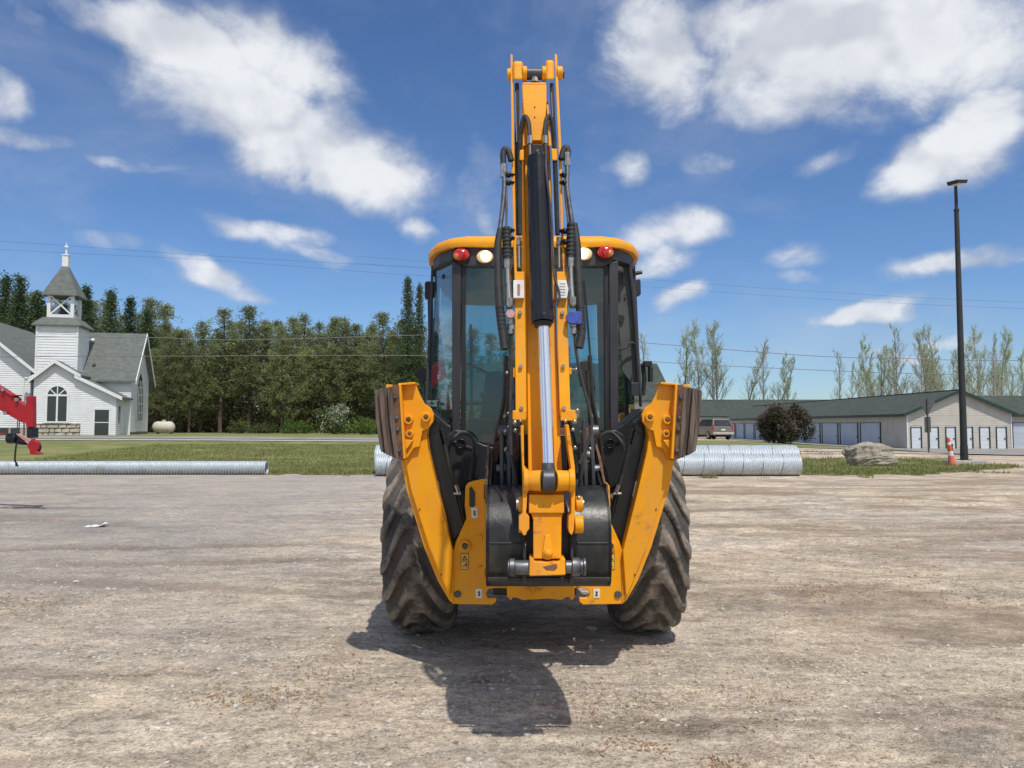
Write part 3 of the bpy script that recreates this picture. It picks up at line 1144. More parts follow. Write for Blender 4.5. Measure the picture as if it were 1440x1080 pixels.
# dark conifers behind the church
for (px, py, k_, lb) in [
        (9, 385, 0, 'dark conifer with the highest top at the left edge behind the church roof'),
        (29, 386, 2, 'dark conifer second from the left edge behind the church roof'),
        (54, 411, 1, 'short dark conifer peeking out just left of the belfry'),
        (122, 401, 2, 'dark conifer standing directly right of the belfry roof'),
        (157, 406, 0, 'pointed dark conifer above the middle of the church roof'),
        (184, 417, 2, 'dark conifer above the right half of the church roof'),
        (207, 436, 1, 'lower dark conifer just beyond the right end of the church roof')]:
    Y = 90 + random.uniform(-3, 3)
    X, H = top_h(px, py, Y)
    place(spr[k_], used, X, Y, H / 14, px, lb, 'dark conifers behind the church', sx=H / 14 * (1.15 if k_ != 1 else 1.4))
for kx in range(15):
    px = -60 + kx * 21
    Y = random.uniform(95, 104)
    X, H = top_h(px, random.uniform(418, 445) if px > 60 else random.uniform(400, 430), Y)
    place(random.choice(pines), used, X, Y, H / 14, random.uniform(0, 6), 'dark pine filling the gaps behind the church conifers', 'pines filling in behind the church', sx=H / 14 * 1.25)
# seen through the cab
for kx in range(9):
    px = 612 + kx * 26
    Y = random.uniform(84, 94)
    X, H = top_h(px, random.uniform(448, 478) + max(0, kx - 4) * 12, Y)
    place(pines[kx % 5], used, X, Y, H / 14, random.uniform(0, 6), 'pine seen through the glass of the cab', 'pines seen through the cab', sx=H / 14 * 1.15)

pop = [poplar_proto(16, 21, .9, 2.1), poplar_proto(16, 22, .6, 1.9), poplar_proto(16, 23, .8, 2.3, 2), poplar_proto(16, 24, 1.3, 2.7), poplar_proto(16, 25, .25, 1.9)]
# (px, py of the top, prototype, label)
for (px, py, k_, lb) in [
        (905, 470, 4, 'bare thin tree nearest the cab on the right side'),
        (953, 455, 0, 'first leafy poplar right of the stabilizer pad'),
        (983, 450, 3, 'green tinged poplar standing second from the stabilizer pad'),
        (1008, 458, 2, 'forked poplar between the two tallest right of the stabilizer pad'),
        (1040, 470, 1, 'leaning thin poplar standing alone above the long green roof'),
        (1070, 482, 4, 'nearly bare poplar above the purple bush'),
        (1092, 490, 1, 'short thin poplar right above the purple bush'),
        (1112, 492, 0, 'last poplar of the left clump beyond the purple bush'),
        (1195, 512, 4, 'lone small bare tree in the gap above the storage roof'),
        (1228, 466, 0, 'poplar at the left end of the clump above the storage ridge'),
        (1256, 462, 4, 'slender bare poplar above the middle of the storage roof'),
        (1276, 466, 1, 'thin poplar above the storage gable, left of the road sign'),
        (1298, 470, 4, 'bare poplar directly above the back of the road sign'),
        (1312, 462, 2, 'forked poplar crowned with green, left of the lamp pole'),
        (1330, 466, 1, 'thin poplar just left of the lamp pole'),
        (1377, 458, 3, 'leafy green poplar just right of the lamp pole'),
        (1392, 474, 4, 'thin bare poplar between the two leafiest on the right'),
        (1410, 460, 3, 'broad leafy poplar with yellow green crown near the right edge'),
        (1436, 486, 0, 'poplar cut off by the right edge of the picture'),
        (1242, 500, 1, 'low twiggy poplar under the clump above the storage ridge'),
        (1365, 490, 2, 'low forked poplar partly behind the lamp pole')]:
    Y = 142 + random.uniform(-6, 6)
    X, H = top_h(px, py, Y)
    place(pop[k_], used, X, Y, H / 15.5, px * .7, lb, 'early leafing poplars beyond the storage buildings', sx=H / 15.5 * .95)
for kx in range(14):
    px = 1180 + kx * 20
    Y = 160 + random.uniform(-6, 6)
    X, H = top_h(px, random.uniform(488, 525), Y)
    place(pop[(4, 1, 4, 2)[kx % 4]], used, X, Y, H / 15.5, px, 'small bare sapling in the farther thicket behind the storage roof', 'bare saplings in the far thicket')


# bushes
def bush(name, x, y, w, h, n, mats, label, sizes=(.09, .16), per=7, lean=0):
    root = empty(name, (x, y, gzf(x, y)))
    tag(root, label, 'bush')
    tk = MB()
    r = random.Random(int(x * 10))
    for i in range(11):
        a = r.uniform(0, 6.28)
        d = r.uniform(.1, .42) * w
        tk.tube([(r.gauss(0, .1), r.gauss(0, .1), 0), (math.cos(a) * d * .5, math.sin(a) * d * .5, h * .4), (math.cos(a) * d, math.sin(a) * d, h * r.uniform(.6, .85))], [.05, .03, .01], 5, 3)
    tk.build('stem', BARK, root)
    cl = []
    for i in range(24):
        a = r.uniform(0, 6.28)
        t = r.uniform(.12, .72)
        R = w * .5 * math.sqrt(max(.05, 1 - (abs(t - .32) / .72) ** 2)) * r.uniform(.35, .82)
        cl.append((math.cos(a) * R, math.sin(a) * R, h * t, r.uniform(.20, .32) * w * .55))
    for mi, (mat, share, zlo) in enumerate(mats):
        cen, dr, tn = [], [], []
        while len(cen) < n * share:
            c = r.choice(cl)
            d = Vector((r.gauss(0, 1), r.gauss(0, 1), r.gauss(0, 1))).normalized() * c[3] * r.uniform(.65, 1.05)
            q = (c[0] + d.x, c[1] + d.y, max(.05, c[2] + d.z))
            if q[2] < h * zlo and r.random() < .8:
                continue
            cen.append(q)
            dr.append((d.x, d.y, d.z))
            tn.append(r.random())
        needle_mesh('foliage', cen, dr, [r.uniform(*sizes) for _ in cen], per, mat, root, tn, spread=1.0, width=.4)
    return root


LILAC = tone_mat('purple_blossom', (.12, .08, .07), (.22, .15, .14), .8, .2)
LILG = tone_mat('purple_bush_leaf', (.04, .048, .022), (.10, .105, .05), .75, .2)
WHBL = tone_mat('white_blossom', (.40, .42, .36), (.70, .72, .66), .8, .2)
GRBL = tone_mat('bright_leaf', (.06, .11, .02), (.16, .24, .05), .8, .2)
bush('lilac_bush', 19.8, 56.5, 4.2, 3.5, 2600, [(LILG, .75, 0), (LILAC, .40, .22)], 'large round bush with purple blossom in front of the storage building', per=8)
bush('blossom_bush', P(470, 600, 73).x, 73, 3.6, 3.4, 420, [(WHBL, .28, .3), (GRBL, .8, 0)], 'small white flowering bush at the foot of the pines')
bush('leafy_bush', P(418, 600, 74).x, 74, 3.4, 1.5, 300, [(GRBL, 1, 0)], 'low bright green bush beside a mound under the pines')
bush('leafy_bush', P(508, 605, 72).x, 72, 3.0, 1.9, 300, [(GRBL, 1, 0)], 'bright green bush right of the white flowering one')
for (px, w_, h_, lb) in [(340, 3.4, 1.4, 'dull low bush in the shade near the middle of the pine row'), (371, 3.0, 1.0, 'greyish brush heap under the pines left of the mound'),
                     (540, 3.2, 1.7, 'dark undergrowth bush close to the stabilizer pad')]:
    bush('undergrowth_bush', P(px, 600, 75).x, 75, w_, h_, 220, [(LILG, .6, 0), (GRBL, .3, .2)], lb)

UND = tone_mat('undergrowth_leaf', (.05, .058, .026), (.19, .18, .08), .85, .25)
n = 70000
x = rng.uniform(-70, 6, n)
y = rng.uniform(80, 100, n)
k = vnoise(x, y, 2.5, 41) * .7 + vnoise(x, y, .9, 42) * .4
z = rng.random(n) ** 1.3 * 5.2 * k
c = np.stack([x, y, gz(x, y) + z], 1)
v = rng.normal(0, 1, (n, 3))
v /= np.linalg.norm(v, axis=1)[:, None]
w = np.cross(v, rng.normal(0, 1, (n, 3)))
w /= np.linalg.norm(w, axis=1)[:, None]
V = np.stack([c - w * .13, c + w * .13, c + v * .34], 1)
o = np_mesh('undergrowth', V.reshape(-1, 3), np.arange(n * 3).reshape(n, 3), UND, cols=np.repeat(np.clip(rng.random(n) * .7 + k * .3, 0, 1), 3))
tag(o, 'scrubby undergrowth filling the foot of the pine wood', 'undergrowth', kind='stuff')

# ------------------------------------------------------------------ church
WHITE = simple('white_siding', (.76, .77, .77), .6, col2=(.70, .71, .72), nscale=1.5, bump=.05)
TRIM = simple('white_trim', (.78, .78, .78), .5, col2=(.72, .72, .72))
SHING = simple('grey_green_shingle', (.115, .130, .118), .95, col2=(.165, .178, .165), nscale=2.2, bump=.3, bscale=14, stretch=(1, 1, 2), lo=.35, hi=.7)
FIELDST = simple('field_stone', (.42, .37, .30), .9, col2=(.60, .56, .48), nscale=1.2, bump=.5, bscale=8)
MORTAR = simple('stone_mortar', (.20, .18, .155), .95)

CH_A = math.radians(13)
CH_O = P(90, 612, 61.0)
CH_O.z = gzf(CH_O.x, 61.0)
CR = Matrix.Rotation(CH_A, 3, 'Z')


def ch(px, py, off=0.0):
    """pixel -> church-local (x, z) on the plane parallel to the facade that lies off metres behind it"""
    nrm = CR @ Vector((0, 1, 0))
    o = CH_O + nrm * off
    c = Vector((0, 0, CAMH))
    d = P(px, py, 10.0) - c
    t = (o - c).dot(nrm) / d.dot(nrm)
    q = CR.inverted() @ (c + d * t - CH_O)
    return q.x, q.z


church = empty('church', CH_O, CH_A)
tag(church, 'white clapboard church with green roofs and an open belfry', 'church')


def clip_z(poly, z0, z1):
    def cl(pl, z, keep_above):
        out = []
        for i in range(len(pl)):
            a, b = pl[i], pl[(i + 1) % len(pl)]
            ia, ib = (a[1] >= z) == keep_above, (b[1] >= z) == keep_above
            if ia:
                out.append(a)
            if ia != ib:
                t = (z - a[1]) / (b[1] - a[1])
                out.append((a[0] + (b[0] - a[0]) * t, z))
        return out
    p = cl(poly, z0, True)
    return cl(p, z1, False) if len(p) >= 3 else []


def siding(poly, tf, row=.15, lip=.034):
    """clapboards over an outline poly of (u, z); tf(u, z, out) -> point"""
    mb = MB()
    z0 = min(q[1] for q in poly)
    z1 = max(q[1] for q in poly)
    z = z0
    while z < z1 - .01:
        p = clip_z(poly, z, min(z + row, z1))
        if len(p) >= 3:
            vs = [tf(u, zz, lip * (1 - (zz - z) / row)) for (u, zz) in p]
            n = len(vs)
            back = [tf(u, zz, -.05) for (u, zz) in p]
            mb.add(vs + back, [tuple(range(n))] + [(i, (i + 1) % n, (i + 1) % n + n, i + n) for i in range(n)])
        z += row
    return mb


def xf(off, s=1):
    return lambda u, z, o: (u, off - o, z)


def yf(xo, s=1):
    """walls that run back; u is local y, outward is +x * s"""
    return lambda u, z, o: (xo + s * o, u, z)


def fwall(pts, off, row=.15):
    """front facing clapboard wall through pixels"""
    return siding([ch(a, b, off) for a, b in pts], xf(off), row).build('wall', WHITE, church)


def cpx(cx, cy):
    return (cx / 3.086, 330 + cy / 3.086)


# left nave: gable end facing the camera, ridge running back
xr, zr_ = ch(*cpx(150, 590), 0)          # eave at right
zb = -.3
xl = xr - 2 * 5.1
apx = (xl + xr) / 2
slope = .86
zap = zr_ + (xr - apx) * slope
nave = siding([(xl, zb + .9), (xr - .25, zb + .9), (xr - .25, zr_ + .2), (apx, zap - .02), (xl + .25, zr_ + .2)], xf(0), .17)
nave.build('wall', WHITE, church)
mb = MB()
mb.box(xl + .3, xr - .3, -.0, .3, zb, zb + .9)
mb.build('foundation', simple('pinkish_foundation', (.50, .40, .35), .9, col2=(.42, .34, .30)), church)
mb = MB()
mb.box(xl + .25, xr - .27, .06, 14, zb, zr_ + .15)
mb.build('wall', WHITE, church)


def gable_roof(x0, x1, zc, xm, zm, y0, y1, th=.16, name='roof', mat=None):
    mb = MB()
    for (a, za) in ((x0, zc), (x1, zc)):
        s_ = -1 if a < xm else 1
        e = .45
        ax, az_ = a + s_ * e, za - e * (zm - zc) / abs(xm - a)
        mb.prism([(ax, y0, az_), (xm, y0, zm), (xm, y0, zm + th), (ax, y0, az_ + th)], (0, y1 - y0, 0))
    return mb.build(name, mat or SHING, church)


def rake(x0, x1, zc, xm, zm, y, th=.16, parent=None, e=.45, hgt=.26, mat=None):
    mb = MB()
    for a in (x0, x1):
        s_ = -1 if a < xm else 1
        ax, az_ = a + s_ * (e + .02), zc - e * (zm - zc) / abs(xm - a)
        mb.prism([(ax, y, az_ - hgt + th), (xm, y, zm - hgt + th), (xm, y, zm + th + .02), (ax, y, az_ + th + .02)], (0, -.06, 0))
    return mb.build('rake_board', mat or TRIM, parent or church, split=True)


gable_roof(xl, xr, zr_, apx, zap, -.55, 14)
rake(xl, xr, zr_, apx, zap, -.55)
# two lower windows of the nave basement
mb = MB()
x0, z0 = ch(0, 603, 0)
for k in range(2):
    mb.box(x0 + k * .75, x0 + .6 + k * .75, -.06, 0, zb + .08, zb + .85)
mb.build('window', HGLASS, church, split=True)

# entry with little gable and lean-to roof
E0 = -1.6                                   # the entry stands forward of the nave
c1, c2 = ch(*cpx(148, 625), E0), ch(*cpx(505, 700), E0)
gk = ch(*cpx(245, 553), E0)
ge = ch(*cpx(345, 625), E0)
base_z = -.05
ex0, ex1 = c1[0], c2[0]
poly = [(ex0, .9), (ch(350, 0, E0)[0] if False else ex1, .9), (ex1, c2[1]), (ge[0], ge[1]), gk, (ex0, c1[1])]
# upper clapboards and the part right of the stone base
sx = ch(*cpx(348, 860), E0)[0]
stz = ch(*cpx(250, 818), E0)[1]
siding([(ex0, stz), (ex1, stz), (ex1, c2[1]), (ge[0], ge[1]), (ge[0], ge[1]), gk, (ex0, c1[1])], xf(E0), .15).build('wall', WHITE, church)
siding([(sx, base_z), (ex1, base_z), (ex1, stz), (sx, stz)], xf(E0), .15).build('wall', WHITE, church)
# side of the entry
siding([(E0, base_z), (1.0, base_z), (1.0, c2[1] + .0), (E0, c2[1])], yf(ex1), .15).build('wall', WHITE, church)
# stone base, stones as pieces
mbm = MB()
mbm.box(ex0, sx, E0 + .02, E0 + .3, zb, stz)
sb = mbm.build('stone_base', MORTAR, church)
r = random.Random(5)
zz = base_z - .05
while zz < stz - .08:
    hh = r.uniform(.22, .36)
    x = ex0
    while x < sx - .15:
        w = r.uniform(.35, .85)
        w = min(w, sx - x)
        m_ = MB()
        g_ = .025
        a, b_ = x + g_, x + w - g_
        q0, q1 = zz + g_, min(zz + hh - g_, stz)
        j = lambda: r.uniform(-.05, .05)
        pts = [(a + abs(j()), E0, q0 + abs(j())), (b_ - abs(j()), E0, q0 + abs(j())), (b_, E0, (q0 + q1) / 2), (b_ - abs(j()), E0, q1), ((a + b_) / 2, E0, q1 + j() * .4), (a + abs(j()), E0, q1 - abs(j())), (a, E0, (q0 + q1) / 2)]
        m_.prism([(p_[0], p_[1] + .02, p_[2]) for p_ in pts], (0, -r.uniform(.07, .12), 0))
        m_.build('stone', FIELDST, sb)
        x += w
    zz += hh
# arched double window
wx0, wx1 = ch(*cpx(202, 800), E0)[0], ch(*cpx(292, 800), E0)[0]
wz0, wz1 = ch(*cpx(250, 810), E0)[1], ch(*cpx(250, 700), E0)[1]
wc, wr = (wx0 + wx1) / 2, (wx1 - wx0) / 2
arc = [(wc + math.cos(a) * wr, wz1 + math.sin(a) * wr * 1.08) for a in [PI * i / 14 for i in range(15)]]
mb = MB()
mb.prism([(x, E0 - .035, z) for x, z in [(wx0, wz0), (wx1, wz0)] + arc], (0, .03, 0))
win = mb.build('window', HGLASS, church)
mb = MB()
mb.box(wx0 - .10, wx0 + .04, E0 - .09, E0 - .02, wz0, wz1)
mb.box(wx1 - .04, wx1 + .10, E0 - .09, E0 - .02, wz0, wz1)
mb.box(wc - .06, wc + .06, E0 - .09, E0 - .02, wz0, wz1)
mb.box(wx0 - .12, wx1 + .12, E0 - .10, E0 - .02, wz1 - .02, wz1 + .12)
mb.box(wx0 - .14, wx1 + .14, E0 - .12, E0 - .02, wz0 - .12, wz0)
for a in (PI * .25, PI * .5, PI * .75):
    d = Vector((math.cos(a), 0, math.sin(a)))
    nn = Vector((-d.z, 0, d.x)) * .035
    p0, p1 = Vector((wc, E0 - .02, wz1)), Vector((wc, E0 - .02, wz1)) + d * wr * 1.02
    mb.prism([p0 - nn, p1 - nn, p1 + nn, p0 + nn], (0, -.06, 0))
for i in range(14):
    a0, a1 = PI * i / 14, PI * (i + 1) / 14
    q = []
    for (a, rr) in ((a0, .96), (a1, .96), (a1, 1.15), (a0, 1.15)):
        q.append((wc + math.cos(a) * wr * rr, E0 - .02, wz1 + math.sin(a) * wr * rr * 1.08))
    mb.prism(q, (0, -.07, 0))
mb.build('window_frame', TRIM, win)
# entry door
dx0, dx1 = ch(*cpx(410, 860), E0)[0], ch(*cpx(472, 860), E0)[0]
dz0, dz1 = ch(*cpx(440, 870), E0)[1], ch(*cpx(440, 760), E0)[1]
mb = MB()
mb.box(dx0, dx1, E0 - .05, E0 - .02, dz0, dz1)
door = mb.build('door', HGLASS, church)
mb = MB()
mb.box(dx0 - .13, dx0, E0 - .08, E0 - .02, dz0, dz1)
mb.box(dx1, dx1 + .13, E0 - .08, E0 - .02, dz0, dz1)
mb.box(dx0 - .15, dx1 + .15, E0 - .09, E0 - .02, dz1, dz1 + .12)
mb.box(dx0, dx1, E0 - .07, E0 - .05, (dz0 + dz1) / 2 - .03, (dz0 + dz1) / 2 + .03)
mb.build('door_frame', TRIM, door)
# entry roofs
mb = MB()
back = 3.2
for (a, b_) in ((c1, gk),):
    s_ = (b_[1] - a[1]) / (b_[0] - a[0])
    mb.prism([(a[0] - .3, E0 - .35, a[1] - .3 * s_), (b_[0], E0 - .35, b_[1]), (b_[0], E0 - .35, b_[1] + .15), (a[0] - .3, E0 - .35, a[1] - .3 * s_ + .15)], (0, back, 0))
mb.prism([(gk[0], E0 - .35, gk[1]), (ge[0] + .2, E0 - .35, ge[1] + .12), (ge[0] + .2, E0 - .35, ge[1] + .27), (gk[0], E0 - .35, gk[1] + .15)], (0, back, 0))
mb.build('roof', SHING, church)
mb = MB()
s2 = (c2[1] - ge[1]) / (c2[0] - ge[0])
mb.prism([(ge[0] - .3, E0 - .35, ge[1] - .02 - .3 * s2), (c2[0] + .5, E0 - .35, c2[1] + .5 * s2), (c2[0] + .5, E0 - .35, c2[1] + .5 * s2 + .15), (ge[0] - .3, E0 - .35, ge[1] - .3 * s2 + .13)], (0, 3.4, 0))
mb.build('roof', SHING, church)
mb = MB()
for a, b_ in (((c1[0] - .3, c1[1] - .26), gk), (gk, (ge[0] + .2, ge[1] + .12)), ((ge[0] - .25, ge[1] - .3 * s2), (c2[0] + .52, c2[1] + .5 * s2))):
    mb.prism([(a[0], E0 - .36, a[1] - .10), (b_[0], E0 - .36, b_[1] - .10), (b_[0], E0 - .36, b_[1] + .17), (a[0], E0 - .36, a[1] + .17)], (0, -.06, 0))
mb.build('rake_board', TRIM, church, split=True)
mb = MB()
nx_ = ch(*cpx(524, 800), E0)[0]
mb.box(ex1 + .03, ex1 + .05, -.9, -.45, .95, 2.3)
mb.build('window', HGLASS, church)

# tower
T0 = -.4
tl, tr = ch(*cpx(158, 500), T0)[0], ch(*cpx(335, 500), T0)[0]
tz0, tz1 = 2.5, ch(*cpx(250, 392), T0)[1]
tw = tr - tl
td = T0 + tw
siding([(tl, tz0), (tr, tz0), (tr, tz1), (tl, tz1)], xf(T0), .22, .03).build('wall', WHITE, church)
siding([(T0, tz0), (td, tz0), (td, tz1), (T0, tz1)], yf(tr), .22, .03).build('wall', WHITE, church)
mb = MB()
mb.box(tl, tr - .05, T0 + .06, td, tz0, tz1)
mb.build('wall', WHITE, church)
mb = MB()
for (x, y) in ((tl, T0), (tr, T0)):
    mb.box(x - .07, x + .07, y - .07, y + .07, tz0, tz1)
mb.build('corner_board', TRIM, church, split=True)


def pyramid(cx_, cy_, w0, z0, w1, z1, th=0.0):
    b0 = [(cx_ + sx_ * w0, cy_ + sy_ * w0, z0) for sx_, sy_ in ((-1, -1), (1, -1), (1, 1), (-1, 1))]
    b1 = [(cx_ + sx_ * w1, cy_ + sy_ * w1, z1) for sx_, sy_ in ((-1, -1), (1, -1), (1, 1), (-1, 1))]
    mb_ = MB()
    if th:
        b00 = [(p_[0], p_[1], p_[2] - th) for p_ in b0]
        mb_.hexa(b00, b0)
    mb_.hexa(b0, b1)
    return mb_


tcx, tcy = (tl + tr) / 2, T0 + tw / 2
zc1 = ch(*cpx(250, 362), T0 + .4)[1]
pyramid(tcx, tcy, tw / 2 + .32, tz1 + .02, tw / 2 - .28, zc1 + .05, .10).build('roof', SHING, church)
bel = (ch(*cpx(322, 300), T0 + .45)[0] - ch(*cpx(208, 300), T0 + .45)[0]) / 2
zb1 = ch(*cpx(270, 262), T0 + .45)[1]
mb = MB()
for sx_ in (-1, 1):
    for sy_ in (-1, 1):
        x, y = tcx + sx_ * (bel - .10), tcy + sy_ * (bel - .10)
        mb.box(x - .12, x + .12, y - .12, y + .12, zc1 + .05, zb1)
mb.build('belfry_post', TRIM, church, split=True)
mb = MB()
mb.box(tcx - bel + .1, tcx + bel - .1, tcy - bel, tcy - bel + .12, zc1 + .08, zc1 + .32)
mb.box(tcx + bel - .12, tcx + bel, tcy - bel + .1, tcy + bel - .1, zc1 + .08, zc1 + .32)
for (ax, bx) in ((-1, 1), (1, -1)):
    for face in range(2):
        q0, q1 = Vector((ax * (bel - .2), 0, zc1 + .34)), Vector((bx * (bel - .2), 0, zb1 - .06))
        d = (q1 - q0).normalized()
        nn = Vector((-d.z, 0, d.x)) * .055
        pts = [q0 - nn, q1 - nn, q1 + nn, q0 + nn]
        yo = -.02 * (ax > 0)
        if face == 0:
            mb.prism([Vector((tcx + p_.x, tcy - bel + .08 + yo, p_.z)) for p_ in pts], (0, -.04, 0))
        else:
            mb.prism([Vector((tcx + bel - .08 - yo, tcy + p_.x, p_.z)) for p_ in pts], (.04, 0, 0))
mb.build('cross_brace', TRIM, church, split=True)
mb = MB()
mb.lathe((tcx, tcy, zc1 + .5), (0, 0, 1), [(0, .42), (.08, .40), (.25, .26), (.5, .20), (.62, .10), (.66, .02)], 20)
mb.box(tcx - .05, tcx + .05, tcy - bel + .2, tcy + bel - .2, zc1 + 1.15, zc1 + 1.28)
mb.build('bell', DSTEEL, church)
zt = ch(*cpx(290, 140), tcy)[1]
pyramid(tcx, tcy, bel + .34, zb1, .22, zt, .07).build('roof', SHING, church)
mb = MB()
z2 = ch(*cpx(290, 92), tcy)[1]
mb.box(tcx - .22, tcx + .22, tcy - .22, tcy + .22, zt, z2)
mb.box(tcx - .27, tcx + .27, tcy - .27, tcy + .27, z2, z2 + .08)
mb.cyl((tcx, tcy, z2 + .08), (tcx, tcy, z2 + .6), .09, .05, 10)
mb.ball((tcx, tcy, z2 + .72), .16)
mb.cyl((tcx, tcy, z2 + .85), (tcx, tcy, z2 + 1.15), .03, .02, 6)
mb.build('finial', TRIM, church)

# right wing: ridge parallel to the facade, gable end towards the right
R0 = .9
rx0, rx1 = ch(*cpx(330, 600), R0)[0], ch(*cpx(565, 800), R0)[0]
rz1 = ch(*cpx(500, 612), R0)[1]
ry1 = R0 + 6.0
rym = (R0 + ry1) / 2
rzm = ch(*cpx(600, 437), rym)[1]
siding([(rx0, base_z), (rx1, base_z), (rx1, rz1), (rx0, rz1)], xf(R0), .15).build('wall', WHITE, church)
siding([(R0, base_z + .3), (ry1, base_z + .3), (ry1, rz1), (rym, rzm), (R0, rz1)], yf(rx1), .15).build('wall', WHITE, church)
mb = MB()
mb.box(rx1 - .3, rx1 + .01, R0 + .02, ry1, zb, base_z + .3)
mb.build('foundation', simple('grey_block_foundation', (.22, .21, .21), .9), church)
mb = MB()
e = .45
for (y0_, y1_) in ((R0, rym), (ry1, rym)):
    s_ = -1 if y0_ < y1_ else 1
    dz_ = e * (rzm - rz1) / abs(y1_ - y0_)
    mb.prism([(rx0 - 1.2, y0_ + s_ * e, rz1 - dz_), (rx0 - 1.2, y1_, rzm), (rx0 - 1.2, y1_, rzm + .15), (rx0 - 1.2, y0_ + s_ * e, rz1 - dz_ + .15)], (rx1 + .45 - rx0 + 1.2, 0, 0))
mb.build('roof', SHING, church)
mb = MB()
for (y0_, y1_) in ((R0, rym), (ry1, rym)):
    s_ = -1 if y0_ < y1_ else 1
    dz_ = e * (rzm - rz1) / abs(y1_ - y0_)
    mb.prism([(rx1 + .45, y0_ + s_ * (e + .03), rz1 - dz_ - .12), (rx1 + .45, y1_, rzm - .12), (rx1 + .45, y1_, rzm + .17), (rx1 + .45, y0_ + s_ * (e + .03), rz1 - dz_ + .17)], (.06, 0, 0))
mb.build('rake_board', TRIM, church, split=True)
# tall pointed window in the gable end
wy0, wy1 = rym - .85, rym + .85
mb = MB()
zz0, zz1 = 1.1, 4.0
pts = [(wy0, zz0), (wy1, zz0), (wy1, zz1), (rym + .45, zz1 + .75), (rym, zz1 + 1.2), (rym - .45, zz1 + .75), (wy0, zz1)]
mb.prism([(rx1 + .03, a, b_) for a, b_ in pts], (.03, 0, 0))
win = mb.build('window', HGLASS, church)
mb = MB()
for a in (wy0, rym - .3, rym + .3, wy1):
    mb.box(rx1 + .06, rx1 + .10, a - .05, a + .05, zz0, zz1 + (.6 if abs(a - rym) < .4 else 0))
for b_ in (zz0, zz0 + .75, zz0 + 1.5, zz0 + 2.25, zz1):
    mb.box(rx1 + .061, rx1 + .102, wy0, wy1, b_ - .04, b_ + .04)
mb.build('window_frame', TRIM, win)
mb = MB()
mb.tube([(xr + .3, -.55, zr_ - .3), (xr - .2, -.7, zr_ - .65), (xr - .5, -.62, zr_ - .9), (xr - .5, -.62, 1.2)], .06, 8, 4)
mb.build('downspout', TRIM, church)
mb = MB()
mb.ball((ch(*cpx(405, 458), .5)[0], .4, ch(*cpx(405, 458), .5)[1]), .16, .2, .14)
mb.build('flood_lamp', TRIM, church)

# propane tank
p = P(230, 606, 70)
mb = MB()
q = gzf(p.x, p.y)
mb.lathe((-1.0, 0, .62), (1, 0, 0), [(0, .02), (.05, .25), (.2, .44), (.4, .52), (1.6, .52), (1.8, .44), (1.95, .25), (2.0, .02)], 24)
mb.cyl((0, 0, 1.1), (0, 0, 1.28), .16, .16, 14)
t = empty('propane_tank', (p.x, p.y, q))
tag(t, 'cream propane tank lying on short feet right of the church', 'tank')
mb.build('tank', simple('cream_tank_paint', (.62, .58, .50), .6, col2=(.52, .48, .42)), t)
for s_ in (-.6, .6):
    mb = MB()
    mb.box(s_ - .08, s_ + .08, -.35, .35, 0, .25)
    mb.build('foot', MORTAR, t)

# ------------------------------------------------------------------ storage buildings
BEIGE = simple('beige_siding', (.56, .52, .445), .6, col2=(.50, .465, .40), nscale=1)
GRNROOF = simple('green_shingle_roof', (.045, .060, .048), .95, col2=(.070, .085, .070), nscale=1.5, bump=.2, bscale=6)
GRNTRIM = simple('green_trim', (.015, .05, .035), .5)
WDOOR = simple('white_door_paint', (.70, .73, .76), .5, col2=(.64, .67, .71), nscale=1)
BDOOR = simple('pale_blue_door_paint', (.46, .52, .62), .5, col2=(.42, .48, .58), nscale=1)


